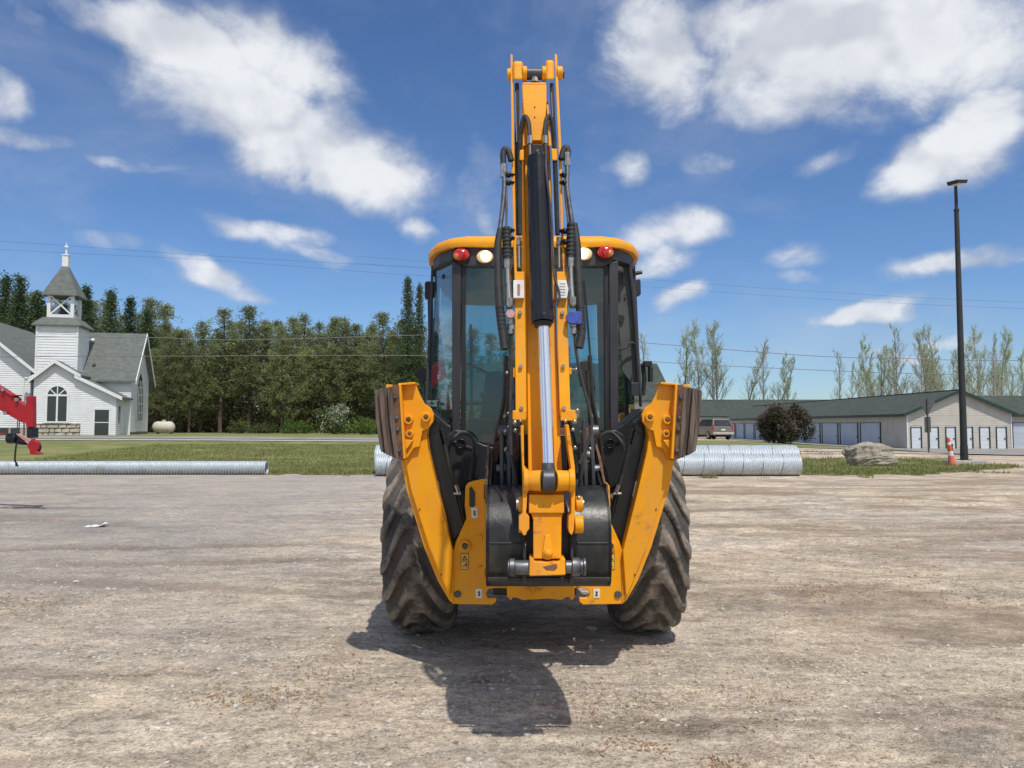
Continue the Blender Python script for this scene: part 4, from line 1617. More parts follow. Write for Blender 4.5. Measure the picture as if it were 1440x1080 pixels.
def storage(name, x0, x1, y0, y1, z0, ze, zr, label, doors_side=0, doors_front=0, ridge='y', row=.2):
    root = empty(name, (x0, y0, z0))
    tag(root, label, 'storage building', 'storage buildings on the right')
    W_, D_, E_, R_ = x1 - x0, y1 - y0, ze - z0, zr - z0
    if ridge == 'y':
        sd_ = siding([(0, 0), (W_, 0), (W_, E_), (W_ / 2, R_), (0, E_)], lambda u, z, o: (u, -o, z), row, .02)
        sd_.build('wall', BEIGE, root)
        siding([(0, 0), (D_, 0), (D_, E_), (0, E_)], lambda u, z, o: (-o, u, z), row, .02).build('wall', BEIGE, root)
        mb = MB()
        mb.box(.06, W_, .06, D_, 0, E_)
        mb.build('wall', BEIGE, root)
        e_ = .4
        sl = (R_ - E_) / (W_ / 2)
        mb = MB()
        for s_ in (-1, 1):
            a = 0 - e_ if s_ < 0 else W_ + e_
            mb.prism([(a, -.35, E_ - e_ * sl), (W_ / 2, -.35, R_), (W_ / 2, -.35, R_ + .14), (a, -.35, E_ - e_ * sl + .14)], (0, D_ + .7, 0))
        mb.build('roof', GRNROOF, root)
        mb = MB()
        for s_ in (-1, 1):
            a = 0 - e_ if s_ < 0 else W_ + e_
            mb.prism([(a, -.36, E_ - e_ * sl - .08), (W_ / 2, -.36, R_ - .08), (W_ / 2, -.36, R_ + .16), (a, -.36, E_ - e_ * sl + .16)], (0, -.05, 0))
        mb.box(-e_ - .05, -e_, -.35, D_ + .35, E_ - e_ * sl - .08, E_ - e_ * sl + .13)
        mb.build('fascia', GRNTRIM, root)
        mb = MB()
        mb.box(W_ / 2 - .15, W_ / 2 + .15, -.36, D_ + .36, R_ + .10, R_ + .17)
        mb.build('ridge_cap', GRNTRIM, root)
        mb = MB()
        mb.box(-.02, .08, -.06, -.03, 0, E_)
        mb.box(W_ - .08, W_ + .02, -.06, -.03, 0, E_)
        mb.build('corner_board', TRIM, root, split=True)
    else:
        siding([(0, 0), (W_, 0), (W_, E_), (0, E_)], lambda u, z, o: (u, -o, z), row, .02).build('wall', BEIGE, root)
        mb = MB()
        mb.box(.02, W_ - .02, .06, D_, 0, E_)
        mb.prism([(.03, .1, E_), (.03, D_ - .02, E_), (.03, D_ / 2, R_)], (W_ - .06, 0, 0))
        mb.build('wall', BEIGE, root)
        e_ = .4
        sl = (R_ - E_) / (D_ / 2)
        mb = MB()
        for s_ in (-1, 1):
            a = -e_ if s_ < 0 else D_ + e_
            mb.prism([(-.3, a, E_ - e_ * sl), (-.3, D_ / 2, R_), (-.3, D_ / 2, R_ + .14), (-.3, a, E_ - e_ * sl + .14)], (W_ + .6, 0, 0))
        mb.build('roof', GRNROOF, root)
        mb = MB()
        mb.box(-.3, W_ + .3, -e_ - .05, -e_, E_ - e_ * sl - .08, E_ - e_ * sl + .13)
        mb.build('fascia', GRNTRIM, root)
    return root, W_, D_, E_, R_


def roller_door(root, u0, u1, z1, side, mat, dpr=.08):
    """roll-up door with raised bands and a dark green frame"""
    mb = MB()
    n_ = 5
    for k in range(n_):
        a, b_ = .03 + (z1 - .03) * k / n_, .03 + (z1 - .03) * (k + 1) / n_ - .025
        if side == 'front':
            mb.box(u0, u1, -.035, .0, a, b_)
        else:
            mb.box(-.035, .0, u0, u1, a, b_)
    if side == 'front':
        mb.box(u0, u1, -.022, .0, .02, z1)
    else:
        mb.box(-.022, .0, u0, u1, .02, z1)
    d = mb.build('roller_door', mat, root)
    mb = MB()
    f = .06
    if side == 'front':
        mb.box(u0 - f, u0, -dpr, 0, .02, z1 + f)
        mb.box(u1, u1 + f * 1.6, -dpr, 0, .02, z1 + f)
        mb.box(u0, u1, -dpr, 0, z1, z1 + f * .6)
    else:
        mb.box(-dpr, 0, u0 - f * 2.2, u0, .02, z1 + f)
        mb.box(-dpr, 0, u1, u1 + f * 2.2, .02, z1 + f)
        mb.box(-dpr, 0, u0, u1, z1, z1 + f * .6)
    mb.build('door_frame', GRNTRIM, d)
    mb = MB()
    if side == 'front':
        mb.box(u1 - .16, u1 - .04, -.075, -.035, .85, .95)
    else:
        mb.box(-.075, -.035, u0 + .1, u0 + .3, .85, .95)
    mb.build('latch', DSTEEL, d)


SX0, SX1, SY0, SY1 = 32.25, 40.8, 62.9, 116.0
SZ0 = gzf(34, 63) - .05
st1, W_, D_, E_, R_ = storage('storage_building', SX0, SX1, SY0, SY1, SZ0, SZ0 + 2.95, SZ0 + 4.75,
                              'long beige storage building with green roof and its gable end beside the lamp pole')
for px0, px1 in ((1281, 1294), (1306.5, 1318), (1330, 1342), (1354, 1366), (1377.5, 1390), (1401, 1413.5)):
    u0, u1 = P(px0, 600, SY0).x - SX0, P(px1, 600, SY0).x - SX0
    roller_door(st1, u0, u1, 1.82, 'front', WDOOR)
for k in range(11):
    u0 = 4.5 + k * 4.4
    roller_door(st1, u0, u0 + 3.7, 2.2, 'side', BDOOR)
x0 = P(1419, 600, 66).x
sr, *_ = storage('storage_building', x0, x0 + 24, 66, 74, SZ0, SZ0 + 2.95, SZ0 + 4.55,
                 'green roofed storage building with a pale blue door at the right edge', ridge='x')
roller_door(sr, P(1424, 600, 66).x - x0, P(1446, 600, 66).x - x0, 2.2, 'front', BDOOR)
# long building behind
zf = .2
xb0, xb1 = P(968, 580, 128).x, P(1215, 580, 128).x
zt_ = P(1000, 563, 136).z
sb_, *_ = storage('storage_building', xb0, xb1, 128, 144, zf - .3, P(1000, 585, 128).z, zt_,
                  'farthest long storage building whose green roof runs behind the parked car', ridge='x')
# barn with a big hipped green roof beyond the cab
YB = 84.0
bA, bB = P(926, 510, YB + 5), P(949, 563, YB)
root = empty('barn', (bB.x - 24, YB, .2))
tag(root, 'barn with a big hipped dark green roof showing behind the cab', 'barn')
er, rr_, wt = bB.z - .2, bA.z - .2, 24.0
siding([(.5, 0), (wt - .5, 0), (wt - .5, er), (.5, er)], lambda u, z, o: (u, .5 - o, z), .2, .02).build('wall', BEIGE, root)
mb = MB()
mb.box(.52, wt - .5, .56, 11.5, 0, er)
mb.build('wall', BEIGE, root)
mb = MB()
xr_ = bA.x - bB.x + wt
mb.hexa([(0, 0, er - .15), (wt, 0, er - .15), (wt, 12, er - .15), (0, 12, er - .15)], [(0, 0, er), (wt, 0, er), (wt, 12, er), (0, 12, er)])
mb.add([(0, 0, er + .002), (wt, 0, er + .002), (wt, 12, er + .002), (0, 12, er + .002), (wt - xr_, 6, rr_), (xr_, 6, rr_)],
       [(0, 1, 5, 4), (1, 2, 5), (2, 3, 4, 5), (3, 0, 4)])
mb.build('roof', GRNROOF, root)

# utility wires across the view
WIREM = simple('black_wire', (.012, .012, .014), .5)
WIREL = simple('weathered_wire', (.20, .20, .20), .6)


def wire(pts, Y, rad, mat, label):
    mb = MB()
    q = [P(a, b_, Y) for a, b_ in pts]
    mb.tube(q, rad, 5, 6)
    tag(mb.build('utility_wire', mat), label, 'wire', 'utility wires strung across the field')


wire([(-700, 512), (0, 502), (215, 501), (600, 500), (860, 506), (1000, 513.5), (1200, 522.5), (1320, 526), (1440, 527), (2100, 525)], 47, .019, WIREL, 'lower wire, pale in front of the dark pines and sagging close above the storage roof')
wire([(-700, 474), (130, 474), (330, 478), (600, 471), (740, 470), (905, 482), (1135, 500), (1270, 504), (1440, 507), (2100, 505)], 50, .021, WIREL, 'upper wire crossing the tops of the pines and the poplars on the right')
wire([(-700, 300), (-20, 338), (300, 360), (600, 376), (900, 385)], 40, .005, WIREM, 'hair thin wire high in the sky above the church, upper of two')
wire([(-700, 312), (-20, 350), (300, 366), (600, 388), (900, 400)], 44, .005, WIREM, 'hair thin wire high in the sky above the church, lower of two')
wire([(500, 360), (900, 392), (1150, 410), (1440, 425), (2000, 440)], 44, .005, WIREM, 'hair thin wire crossing the lamp pole high in the sky')
wire([(500, 370), (900, 402), (1150, 420), (1440, 434), (2000, 450)], 48, .005, WIREM, 'hair thin wire just under the one crossing the lamp pole')

# ------------------------------------------------------------------ lamp pole, sign, marker, boulder
POLEM = simple('dark_pole_paint', (.022, .024, .024), .55, col2=(.035, .035, .034), nscale=3)
bp = P(1356, 645, 31.0)
t = empty('lamp_pole', (bp.x, 31.0, 0))
tag(t, 'tall black lamp pole on a concrete footing at the right', 'lamp pole')
topz = P(1346, 262, 31).z
mb = MB()
mb.box(-.62, .62, -.5, .5, -.1, .20)
mb.build('footing', CONC, t, .02)
mb = MB()
mb.box(-.20, .20, -.20, .20, .20, .23)
mb.cyl((0, 0, .23), (0, 0, .8), .150, .140, 20)
mb.cyl((0, 0, .8), (0, 0, topz - 1.0), .132, .088, 20)
mb.cyl((0, 0, topz - 1.0), (0, 0, topz), .065, .06, 14)
mb.cyl((0, 0, topz - 1.02), (0, 0, topz - .95), .105, .105, 16)
mb.build('pole', POLEM, t)
mb = MB()
mb.hexa([(-.18, -.45, topz + .0), (.20, -.45, topz + .0), (.16, .20, topz + .08), (-.22, .20, topz + .08)],
        [(-.22, -.48, topz + .13), (.23, -.48, topz + .13), (.19, .23, topz + .24), (-.25, .23, topz + .24)])
hd = mb.build('lamp_head', POLEM, t, .01)
mb = MB()
mb.hexa([(-.14, -.41, topz - .012), (.16, -.41, topz - .012), (.12, .14, topz + .055), (-.18, .14, topz + .055)],
        [(-.14, -.41, topz + .005), (.16, -.41, topz + .005), (.12, .14, topz + .07), (-.18, .14, topz + .07)])
mb.build('lens', WHITEST, hd)
mb = MB()
mb.cyl((-.42, .1, .2), (-.42, .1, .85), .035, .035, 8)
mb.build('conduit', POLEM, t)

# road sign seen from its back
sp = P(1306, 635, 44)
z0 = gzf(sp.x, 44)
t = empty('road_sign', (sp.x, 44, z0))
tag(t, 'road sign seen from behind, a triangle above a small plate', 'sign')
ztop = P(1306, 561, 44).z - z0
SIGNB = simple('sign_back', (.10, .105, .11), .55, .2)
mb = MB()
mb.box(-.035, .035, -.03, .03, 0, ztop + .05)
mb.build('post', DSTEEL, t)
k_ = 44 / FPX
mb = MB()
c_ = ztop - 1 * k_
mb.prism([(-11.5 * k_, .031, c_ - 2 * k_), (-10.5 * k_, .031, c_), (10.5 * k_, .031, c_), (11.5 * k_, .031, c_ - 2 * k_), (1 * k_, .031, c_ - 22 * k_), (-1 * k_, .031, c_ - 22 * k_)], (0, .01, 0))
mb.build('yield_plate', SIGNB, t)
mb = MB()
mb.box(-4.5 * k_, 4.5 * k_, .031, .041, ztop - 47 * k_, ztop - 25 * k_)
mb.build('small_plate', SIGNB, t)

# orange and white marker post
ORG = simple('orange_plastic', (.85, .10, .025), .5, col2=(.75, .09, .03), nscale=5)
ORG2 = simple('faded_orange_plastic', (.72, .16, .10), .6, col2=(.6, .2, .16), nscale=8)
cp = P(1339, 654, 30.2)
t = empty('marker_post', (cp.x, 30.2, 0))
tag(t, 'leaning orange and white marker post in front of the lamp pole', 'marker post')
ax = Vector((-.14, 0, 1)).normalized()
mb = MB()
mb.lathe((.02, 0, 0), ax, [(0, .17), (.06, .165), (.30, .12), (.42, .10)], 18, True)
mb.build('base_cone', ORG2, t)
for k, (a, b_, m, rr) in enumerate([(.42, .60, WHITEST, .095), (.60, .84, ORG, .09), (.84, .95, WHITEST, .075), (.95, 1.12, ORG, .07), (1.12, 1.20, WHITEST, .045)]):
    mb = MB()
    mb.cyl(Vector((.02, 0, 0)) + ax * a, Vector((.02, 0, 0)) + ax * b_, rr, rr * .92, 16)
    mb.build('band', m, t)

# boulder
import bmesh


def boulder(x, y, sx_, sy_, sz_, seed, mat, label):
    bm = bmesh.new()
    bmesh.ops.create_icosphere(bm, subdivisions=6, radius=1)
    for v in bm.verts:
        q = v.co.copy()
        # boxy base form
        m_ = max(abs(q.x), abs(q.y), abs(q.z))
        b_ = q.lerp(q / m_, .45)
        s_ = Vector((seed, 0, 0))
        st = q + Vector((q.z * .5, 0, -q.x * .25))
        d = .22 * mnoise.noise(q * 1.1 + s_) + .13 * (mnoise.noise(q * 2.3 + s_)) - .12 * abs(mnoise.noise(Vector((st.x * 1.2, st.y * 2, st.z * 4.5)) + s_)) + .05 * abs(mnoise.noise(q * 7 + s_)) + .022 * mnoise.noise(q * 18)
        b_ = b_ * (1 + d)
        if b_.x < -.55 and b_.z < .1:
            b_.x *= .97
        v.co = Vector((b_.x * sx_, b_.y * sy_, (b_.z + .72) * sz_))
    me = bpy.data.meshes.new('boulder')
    bm.to_mesh(me)
    bm.free()
    me.materials.append(mat)
    for p_ in me.polygons:
        p_.use_smooth = True
    o = bpy.data.objects.new('boulder', me)
    C.objects.link(o)
    o.location = (x, y, 0)
    return tag(o, label, 'boulder')


ROCK = simple('granite', (.27, .235, .185), .9, col2=(.42, .375, .30), nscale=2.2, bump=.6, bscale=12, dirt=(.10, .10, .07), dirt_lo=.52, dirt_hi=.68, dirt_scale=2.0)
q = P(1232, 657, 29.4)
boulder(q.x, 29.9, .88, .62, .53, 3.3, ROCK, 'large grey boulder resting on the grass verge')


# ------------------------------------------------------------------ corrugated steel pipes
def galv():
    m, t, b, out = new_mat('galvanised_steel')
    tc = t.node('ShaderNodeTexCoord')
    v = tc.outputs['Object']
    vo = t.node('ShaderNodeTexVoronoi', {'Vector': v, 'Scale': 22.0})
    f = t.math('ADD', t.math('MULTIPLY', vo.outputs['Distance'], .8), t.math('MULTIPLY', t.noise(v, 2.2, 6, .6), .6))
    t._in(b.inputs['Base Color'], t.mix(t.ramp(f, .3, .9), (.46, .52, .54), (.32, .37, .39)))
    df_ = t.ramp(t.noise(v, 1.7, 8, .7), .52, .70, 0, .55)
    c_ = t.mix(df_, t.mix(t.ramp(f, .3, .9), (.60, .66, .69), (.42, .47, .50)), (.30, .27, .22))
    t._in(b.inputs['Base Color'], c_)
    b.inputs['Metallic'].default_value = .22
    b.inputs['Roughness'].default_value = .48
    return m


GALV = galv()
GALVD = simple('pipe_seam', (.22, .24, .25), .5, .6)


def pipe(x0, x1, y, r, pitch, starts, amp, label, seam=None, seg=40, name='corrugated_pipe', rz=0.0, spp=6, zc=None):
    L = x1 - x0
    n_ = int(L / pitch * spp)
    xs_ = np.linspace(0, L, n_)
    th = np.linspace(0, 2 * PI, seg, endpoint=False)
    X, T = np.meshgrid(xs_, th, indexing='ij')
    ph = X / pitch + starts * T / (2 * PI)
    R = r - amp + amp * np.cos(2 * PI * ph)
    V = np.stack([X, R * np.cos(T), R * np.sin(T) + r], -1).reshape(-1, 3)
    i, j = np.meshgrid(np.arange(n_ - 1), np.arange(seg), indexing='ij')
    a = (i * seg + j).ravel()
    b_ = (i * seg + (j + 1) % seg).ravel()
    F = np.stack([a, a + seg, b_ + seg, b_], 1)
    root = empty(name, (x0, y, gzf(x0, y)), rz)
    tag(root, label, 'pipe', 'corrugated steel culvert pipes')
    o = np_mesh('pipe_wall', V, F, GALV, root, smooth=True)
    o.location = (0, 0, .0)
    md_ = o.modifiers.new('thickness', 'SOLIDIFY')
    md_.thickness = .01
    if seam:
        mb_ = MB()
        x = .25
        while x < L - .3:
            pts = []
            for k in range(19):
                a_ = -PI * .5 - 2 * PI * k / 18
                xx_ = min(L, max(0, x + seam * .28 * (k / 18) * 2))
                pts.append((xx_, math.cos(a_) * (r + .001), math.sin(a_) * (r + .001) + r))
            mb_.tube(pts, .015, 5, 1)
            x += seam
        mb_.build('seam', GALVD, root)
    mb_ = MB()
    for xe in (0, L):
        mb_.cut()
        N_ = 40
        vs_ = []
        for rr in (r + .006, r - .02):
            for dx in (-.012, .012):
                vs_ += [(xe + dx, math.cos(2 * PI * k / N_) * rr, math.sin(2 * PI * k / N_) * rr + r) for k in range(N_)]
        fs_ = []
        for (u, w) in ((0, 1), (1, 3), (3, 2), (2, 0)):
            fs_ += [(u * N_ + k, u * N_ + (k + 1) % N_, w * N_ + (k + 1) % N_, w * N_ + k) for k in range(N_)]
        mb_.add(vs_, fs_, True)
    mb_.build('end_rim', GALV, root)
    return root


pipe(-24, P(372, 660, 24.9).x, 25.1, .215, .098, 4, .022, 'long thin spiral corrugated pipe lying along the left side of the lot', seg=48, spp=8)
xa, xb = P(528, 655, 24.1).x, P(1128, 655, 24.1).x
pipe(xa, xb, 24.45, .335, .068, 1, .008, 'wide silver corrugated pipe passing behind the machine, nearest of the pair', seam=.62)
pipe(P(530, 640, 25.5).x, P(1118, 640, 25.5).x, 25.55, .47, .09, 1, .012, 'bigger silver corrugated pipe lying behind the nearer one', seam=.70, seg=48)

# ------------------------------------------------------------------ backhoe loader
CXM = 0.165
AXY = 6.13
ROOT = Vector((CXM, AXY, 0))
bh = empty('backhoe_loader', ROOT)
tag(bh, 'yellow backhoe loader parked on the gravel with its digging arm folded up towards the camera', 'backhoe loader')


def B():
    return MB(ROOT)


def mr(s, v):
    """mirror a traced left-side point for the right side"""
    return Vector((2 * CXM - v.x, v.y, v.z)) if s > 0 else v


def PL(s, pts, Y):
    return [mr(s, P(a, b_, Y)) for a, b_ in pts]


# --- wheels
def tyre(s, xc, yc, R, hw, rin, nl, lug, name='tyre', parent=None):
    NA, NP = nl * 24, 72
    th = np.linspace(0, 2 * PI, NA, endpoint=False)
    ph = np.linspace(0.02, PI - .02, NP)
    T, Q = np.meshgrid(th, ph, indexing='ij')
    cx_, sx_ = np.cos(Q), np.sin(Q)
    X = hw * np.sign(cx_) * np.abs(cx_) ** .50
    crown = (R - lug)
    Rr = rin + (crown - rin) * np.abs(sx_) ** .34
    u = np.clip(np.abs(X) / hw, 0, 1)
    side = np.sign(X)
    pitch = 2 * PI / nl
    w_ = .018 * np.sin(9 * u + T * 3)
    ang = T + .62 * u ** 1.15 - .05 * np.sin(u * 6.0) + np.where(side > 0, 0, pitch / 2) + w_
    d = np.abs(((ang / pitch) % 1) - .5) * pitch          # 0 at lug centre
    half = .088 * (1 + .28 * np.exp(-((u - .10) / .14) ** 2) - .12 * u)
    l = np.clip((half + .022 - d) / .044, 0, 1)
    l = l * l * (3 - 2 * l)
    start = np.clip((u - .02) / .06, 0, 1)
    endf = np.clip((Rr - (rin + (crown - rin) * .42)) / (.30 * (crown - rin)), 0, 1)
    l = l * start * endf
    nz = vnoise(T * 9, X * 30, 1.0, 31) - .5
    hgt = lug * l * (1 - .18 * u) + .006 * nz
    Rf = Rr + hgt * np.clip(sx_ ** .5, .3, 1)
    Xf = X * (1 + .04 * l * (u > .8))
    V = np.stack([Xf, -np.cos(T) * Rf, np.sin(T) * Rf], -1).reshape(-1, 3)
    V += np.array([xc - ROOT.x, yc - ROOT.y, R])
    i, j = np.meshgrid(np.arange(NA), np.arange(NP - 1), indexing='ij')
    a = (i * NP + j).ravel()
    b_ = (((i + 1) % NA) * NP + j).ravel()
    F = np.stack([a, b_, b_ + 1, a + 1], 1)
    o = np_mesh(name, V, F, TYRE, parent, smooth=True)
    at = o.data.attributes.new('lug', 'FLOAT', 'POINT')
    at.data.foreach_set('value', l.reshape(-1).astype(np.float32))
    return o


for s in (-1, 1):
    wn_ = 'rear_wheel'
    xc = CXM + .004 + s * .853
    w = empty(wn_, (0, 0, 0), parent=bh)
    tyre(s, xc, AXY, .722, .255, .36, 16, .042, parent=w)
    mb = B()
    mb.lathe((xc - s * .20, AXY, .722), (s, 0, 0), [(0, .40), (.02, .37), (.10, .34), (.14, .16), (.16, .02)], 36)
    mb.lathe((xc + s * .20, AXY, .722), (-s, 0, 0), [(0, .40), (.02, .37), (.12, .33), (.2, .32)], 36)
    mb.build('rim', YEL, w)
for s in (-1, 1):
    xc = CXM + s * .86
    w = empty('front_wheel', (0, 0, 0), parent=bh)
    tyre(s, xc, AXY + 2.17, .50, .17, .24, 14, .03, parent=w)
    mb = B()
    mb.lathe((xc + s * .13, AXY + 2.17, .50), (-s, 0, 0), [(0, .27), (.02, .25), (.10, .22), (.14, .10), (.16, .01)], 28)
    mb.build('rim', YEL, w)

# --- chassis, bonnet and loader in front
mb = B()
mb.box(CXM - .42, CXM + .42, 5.35, 9.2, .62, 1.05)
mb.box(CXM - .62, CXM + .62, AXY - .16, AXY + .16, .56, .88)
mb.box(CXM - .70, CXM + .70, AXY + 2.05, AXY + 2.3, .40, .62)
mb.box(CXM - .30, CXM + .30, 5.6, 7.4, .38, .66)
mb.build('chassis', BLK, bh, .01)
mb = B()
mb.hexa([(CXM - .45, 7.35, 1.0), (CXM + .45, 7.35, 1.0), (CXM + .40, 9.35, .95), (CXM - .40, 9.35, .95)],
        [(CXM - .45, 7.35, 1.72), (CXM + .45, 7.35, 1.72), (CXM + .36, 9.25, 1.38), (CXM - .36, 9.25, 1.38)])
mb.build('bonnet', YEL, bh, .05, seg=4)
mb = B()
for s in (-1, 1):
    q = [(7.5, 1.75), (7.7, 1.80), (9.3, .78), (9.9, .42), (9.75, .30), (9.1, .60), (7.5, 1.58)]
    mb.prism([(CXM + s * .52, a, b_) for a, b_ in q], (s * .08, 0, 0))
mb.build('loader_arm', YEL, bh, .008, split=True)
mb = B()
q = [(9.75, .75), (9.78, .30), (9.95, .08), (10.55, .05), (10.55, .08), (9.97, .12), (9.82, .33), (9.80, .75)]
mb.prism([(CXM - 1.08, a, b_) for a, b_ in q], (2.16, 0, 0))
for s in (-1, 1):
    mb.prism([(CXM + s * 1.08, a, b_) for a, b_ in [(9.76, .75), (9.8, .3), (9.96, .1), (10.55, .06), (10.2, .7)]], (s * .02, 0, 0))
mb.build('loader_bucket', YELW, bh, .004)

# --- cab lower body and fenders
half = [(720 + .165 * FPX / 5.5, 634), (700, 630), (680, 624), (662, 616), (650, 609), (640, 601), (630, 596), (604, 573), (597, 578), (592, 600), (590, 700), (600, 760), (720 + .165 * FPX / 5.5, 780)]
mb = B()
pts = PL(-1, half, 5.5) + list(reversed(PL(1, half[1:-1], 5.5)))
mb.prism(pts, (0, .28, 0))
mb.build('rear_panel', PLAS, bh, .02)
for s in (-1, 1):
    mb = B()
    # fender curve round the tyre
    pr = []
    for k in range(9):
        a = math.radians(20 + k * 17)
        pr.append((AXY - math.cos(a) * .79, .72 + math.sin(a) * .80))
    pr2 = [(y, z - .05) for y, z in reversed(pr)]
    a_, b_ = CXM + s * .50, CXM + s * .78
    mb.prism([(a_, y, z) for y, z in pr + pr2], (b_ - a_, 0, 0))
    mb.build('fender', PLAS, bh, .01)
    mb = B()
    mb.prism(PL(s, [(627, 612), (640, 603), (655, 606), (670, 618), (672, 640), (667, 668), (650, 690), (636, 680), (627, 650)], 5.42), (0, .08, 0))
    pn = mb.build('rear_cover', PLAS, bh, .02, seg=3)
    mb = B()
    q = mr(s, P(648.5, 624, 5.40))
    mb.lathe(q, (0, 1, 0), [(0, .022), (-.008, .03), (-.002, .036), (.02, .036)], 20)
    mb.prism(PL(s, [(632, 618), (664, 629), (664, 633), (632, 622)], 5.41), (0, .02, 0))
    mb.build('cover_trim', BLK, pn, .003)
mb = B()
mb.box(CXM - .60, CXM + .60, 5.8, 7.3, 1.0, 1.25)
mb.build('cab_floor', PLAS, bh, .01)

# --- cab frame
ring0 = [(-.52, 5.425), (-.63, 5.475), (-.73, 5.61), (-.80, 5.82), (-.82, 6.05), (-.82, 7.05), (-.74, 7.35), (-.5, 7.42)]
ring = ring0 + [(-a, b_) for a, b_ in reversed(ring0)]


def rp(ins, z):
    out = []
    cy = 6.4
    for a, b_ in ring:
        f = 1 - ins
        out.append((CXM + a * (1 - ins / .8), cy + (b_ - cy) * (1 - ins / 1.0), z))
    return out


mb = B()
layers = [(.0, 2.872), (-.006, 2.895), (.0, 2.925), (.02, 2.945), (.06, 2.962), (.16, 2.985), (.35, 3.0)]
vs_ = []
for ins, z in layers:
    vs_ += rp(ins, z)
N_ = len(ring)
fs_, sm_ = [], []
for L_ in range(len(layers) - 1):
    for k in range(N_):
        a, b_ = L_ * N_ + k, L_ * N_ + (k + 1) % N_
        fs_.append((b_, a, a + N_, b_ + N_))
        sm_.append(True)
fs_.append(tuple(reversed(range((len(layers) - 1) * N_, len(layers) * N_))))
fs_.append(tuple(range(N_)))
sm_ += [False, False]
mb.add(vs_, fs_, sm_)
ro = mb.build('cab_roof', YEL, bh)
mb = B()
a1, a2 = rp(.03, 2.79), rp(.03, 2.871)
mb.prism(a1, (0, 0, .081))
# brow that carries the lamps
mb.prism([P(638, 346, 5.455), P(864.5, 346, 5.455), P(862, 368, 5.455), P(850, 374, 5.455), P(652, 374, 5.455), P(640, 368, 5.455)], (0, .06, 0))
mb.build('roof_frame', CABBLK, bh, .006)
mb = B()
mb.prism(rp(.08, 2.745), (0, 0, .04))
for k in range(4):
    mb.lathe((CXM - .45 + k * .3, 5.72, 2.73), (0, 0, 1), [(0, .02), (.0, .11), (.03, .13)], 20)
mb.build('headliner', simple('grey_headliner', (.30, .30, .29), .9, col2=(.26, .26, .26)), bh, .01)

for s in (-1, 1):
    mb = B()
    mb.hexa(PL(s, [(636, 612), (647, 616)], 5.46) + list(reversed(PL(s, [(636.5, 612), (647, 616)], 5.56))),
            PL(s, [(635.5, 366), (648.5, 370)], 5.46) + list(reversed(PL(s, [(636, 366), (648, 370)], 5.56))))
    mb.build('cab_pillar', CABBLK, bh, .008)
    mb = B()
    mb.hexa(PL(s, [(648.5, 616), (654.5, 616)], 5.475) + list(reversed(PL(s, [(648.5, 616), (654.5, 616)], 5.51))),
            PL(s, [(648.8, 372), (655, 374)], 5.475) + list(reversed(PL(s, [(648.8, 372), (655, 374)], 5.51))))
    mb.build('window_rubber', PLAS, bh, .003)
    mb = B()
    mb.hexa(PL(s, [(597.5, 572), (601, 572)], 5.90) + list(reversed(PL(s, [(597.5, 572), (601, 572)], 5.97))),
            PL(s, [(606.5, 374), (610, 374)], 5.90) + list(reversed(PL(s, [(606.5, 374), (610, 374)], 5.97))))
    # front pillars
    f0, f1 = CXM + s * .70, CXM + s * .66
    mb.hexa([(f0 - .03, 7.2, 1.2), (f0 + .03, 7.2, 1.2), (f0 + .03, 7.28, 1.2), (f0 - .03, 7.28, 1.2)],
            [(f1 - .03, 7.12, 2.8), (f1 + .03, 7.12, 2.8), (f1 + .03, 7.2, 2.8), (f1 - .03, 7.2, 2.8)])
    # door post
    f0 = CXM + s * .82
    mb.hexa([(f0 - .02, 6.42, 1.2), (f0 + .02, 6.42, 1.2), (f0 + .02, 6.5, 1.2), (f0 - .02, 6.5, 1.2)],
            [(f0 - .06, 6.42, 2.8), (f0 - .02, 6.42, 2.8), (f0 - .02, 6.5, 2.8), (f0 - .06, 6.5, 2.8)])
    mb.build('cab_pillar', CABBLK, bh, .004, split=True)
# windows
mb = B()
mb.add([P(a, b_, 5.50) for a, b_ in [(653, 373), (851, 373), (852, 612), (838, 621), (800, 628), (755, 630), (705, 627), (668, 620), (652, 612)]], [tuple(range(9))])
mb.build('rear_window', GLASS, bh)
mb = B()
mb.add([P(635.5, 368, 5.52), P(609, 379, 5.93), P(600.5, 562, 5.93), P(606, 574, 5.86), P(629, 595, 5.58), P(635.5, 590, 5.52)], [tuple(range(6))])
qw = mb.build('quarter_window', GLASS2, bh)
mb = B()
path = [P(603, 572, 5.88), P(616, 584, 5.72), P(629, 595, 5.57), P(633, 594, 5.53), P(635.5, 588, 5.515)]
mb.tube(path, .008, 6, 3)
mb.build('window_seal', PLAS, qw)
mb = B()
v0, v1 = P(597.5, 566.5, 5.9), P(614.5, 566.5, 5.75)
g0 = P(603.5, 568, 5.885)
mb.add([P(600.5, 563.0, 5.90), P(607, 563.0, 5.83), P(607, 571.5, 5.83), P(600.5, 571.5, 5.90)], [(0, 1, 2, 3)])
mb.add([P(608, 563.0, 5.82), P(615, 563.0, 5.75), P(615, 571.8, 5.75), P(608, 571.8, 5.82)], [(0, 1, 2, 3)])
dec = mb.build('glass_sticker', simple('pale_green_sticker', (.24, .32, .24), .5, col2=(.20, .28, .20)), qw)
dec.location = (0, -.012, 0)
mb = B()
pc = P(603.8, 567.8, 5.865)
mb.cyl(pc, pc + Vector((0, .006, 0)), .009, .009, 12)
mb.box(P(609.3, 0, 5.8).x, P(613.5, 0, 5.75).x, 5.745, 5.76, P(610, 569, 5.75).z, P(610, 565.6, 5.75).z)
m_ = mb.build('sticker_print', PRINT, dec)
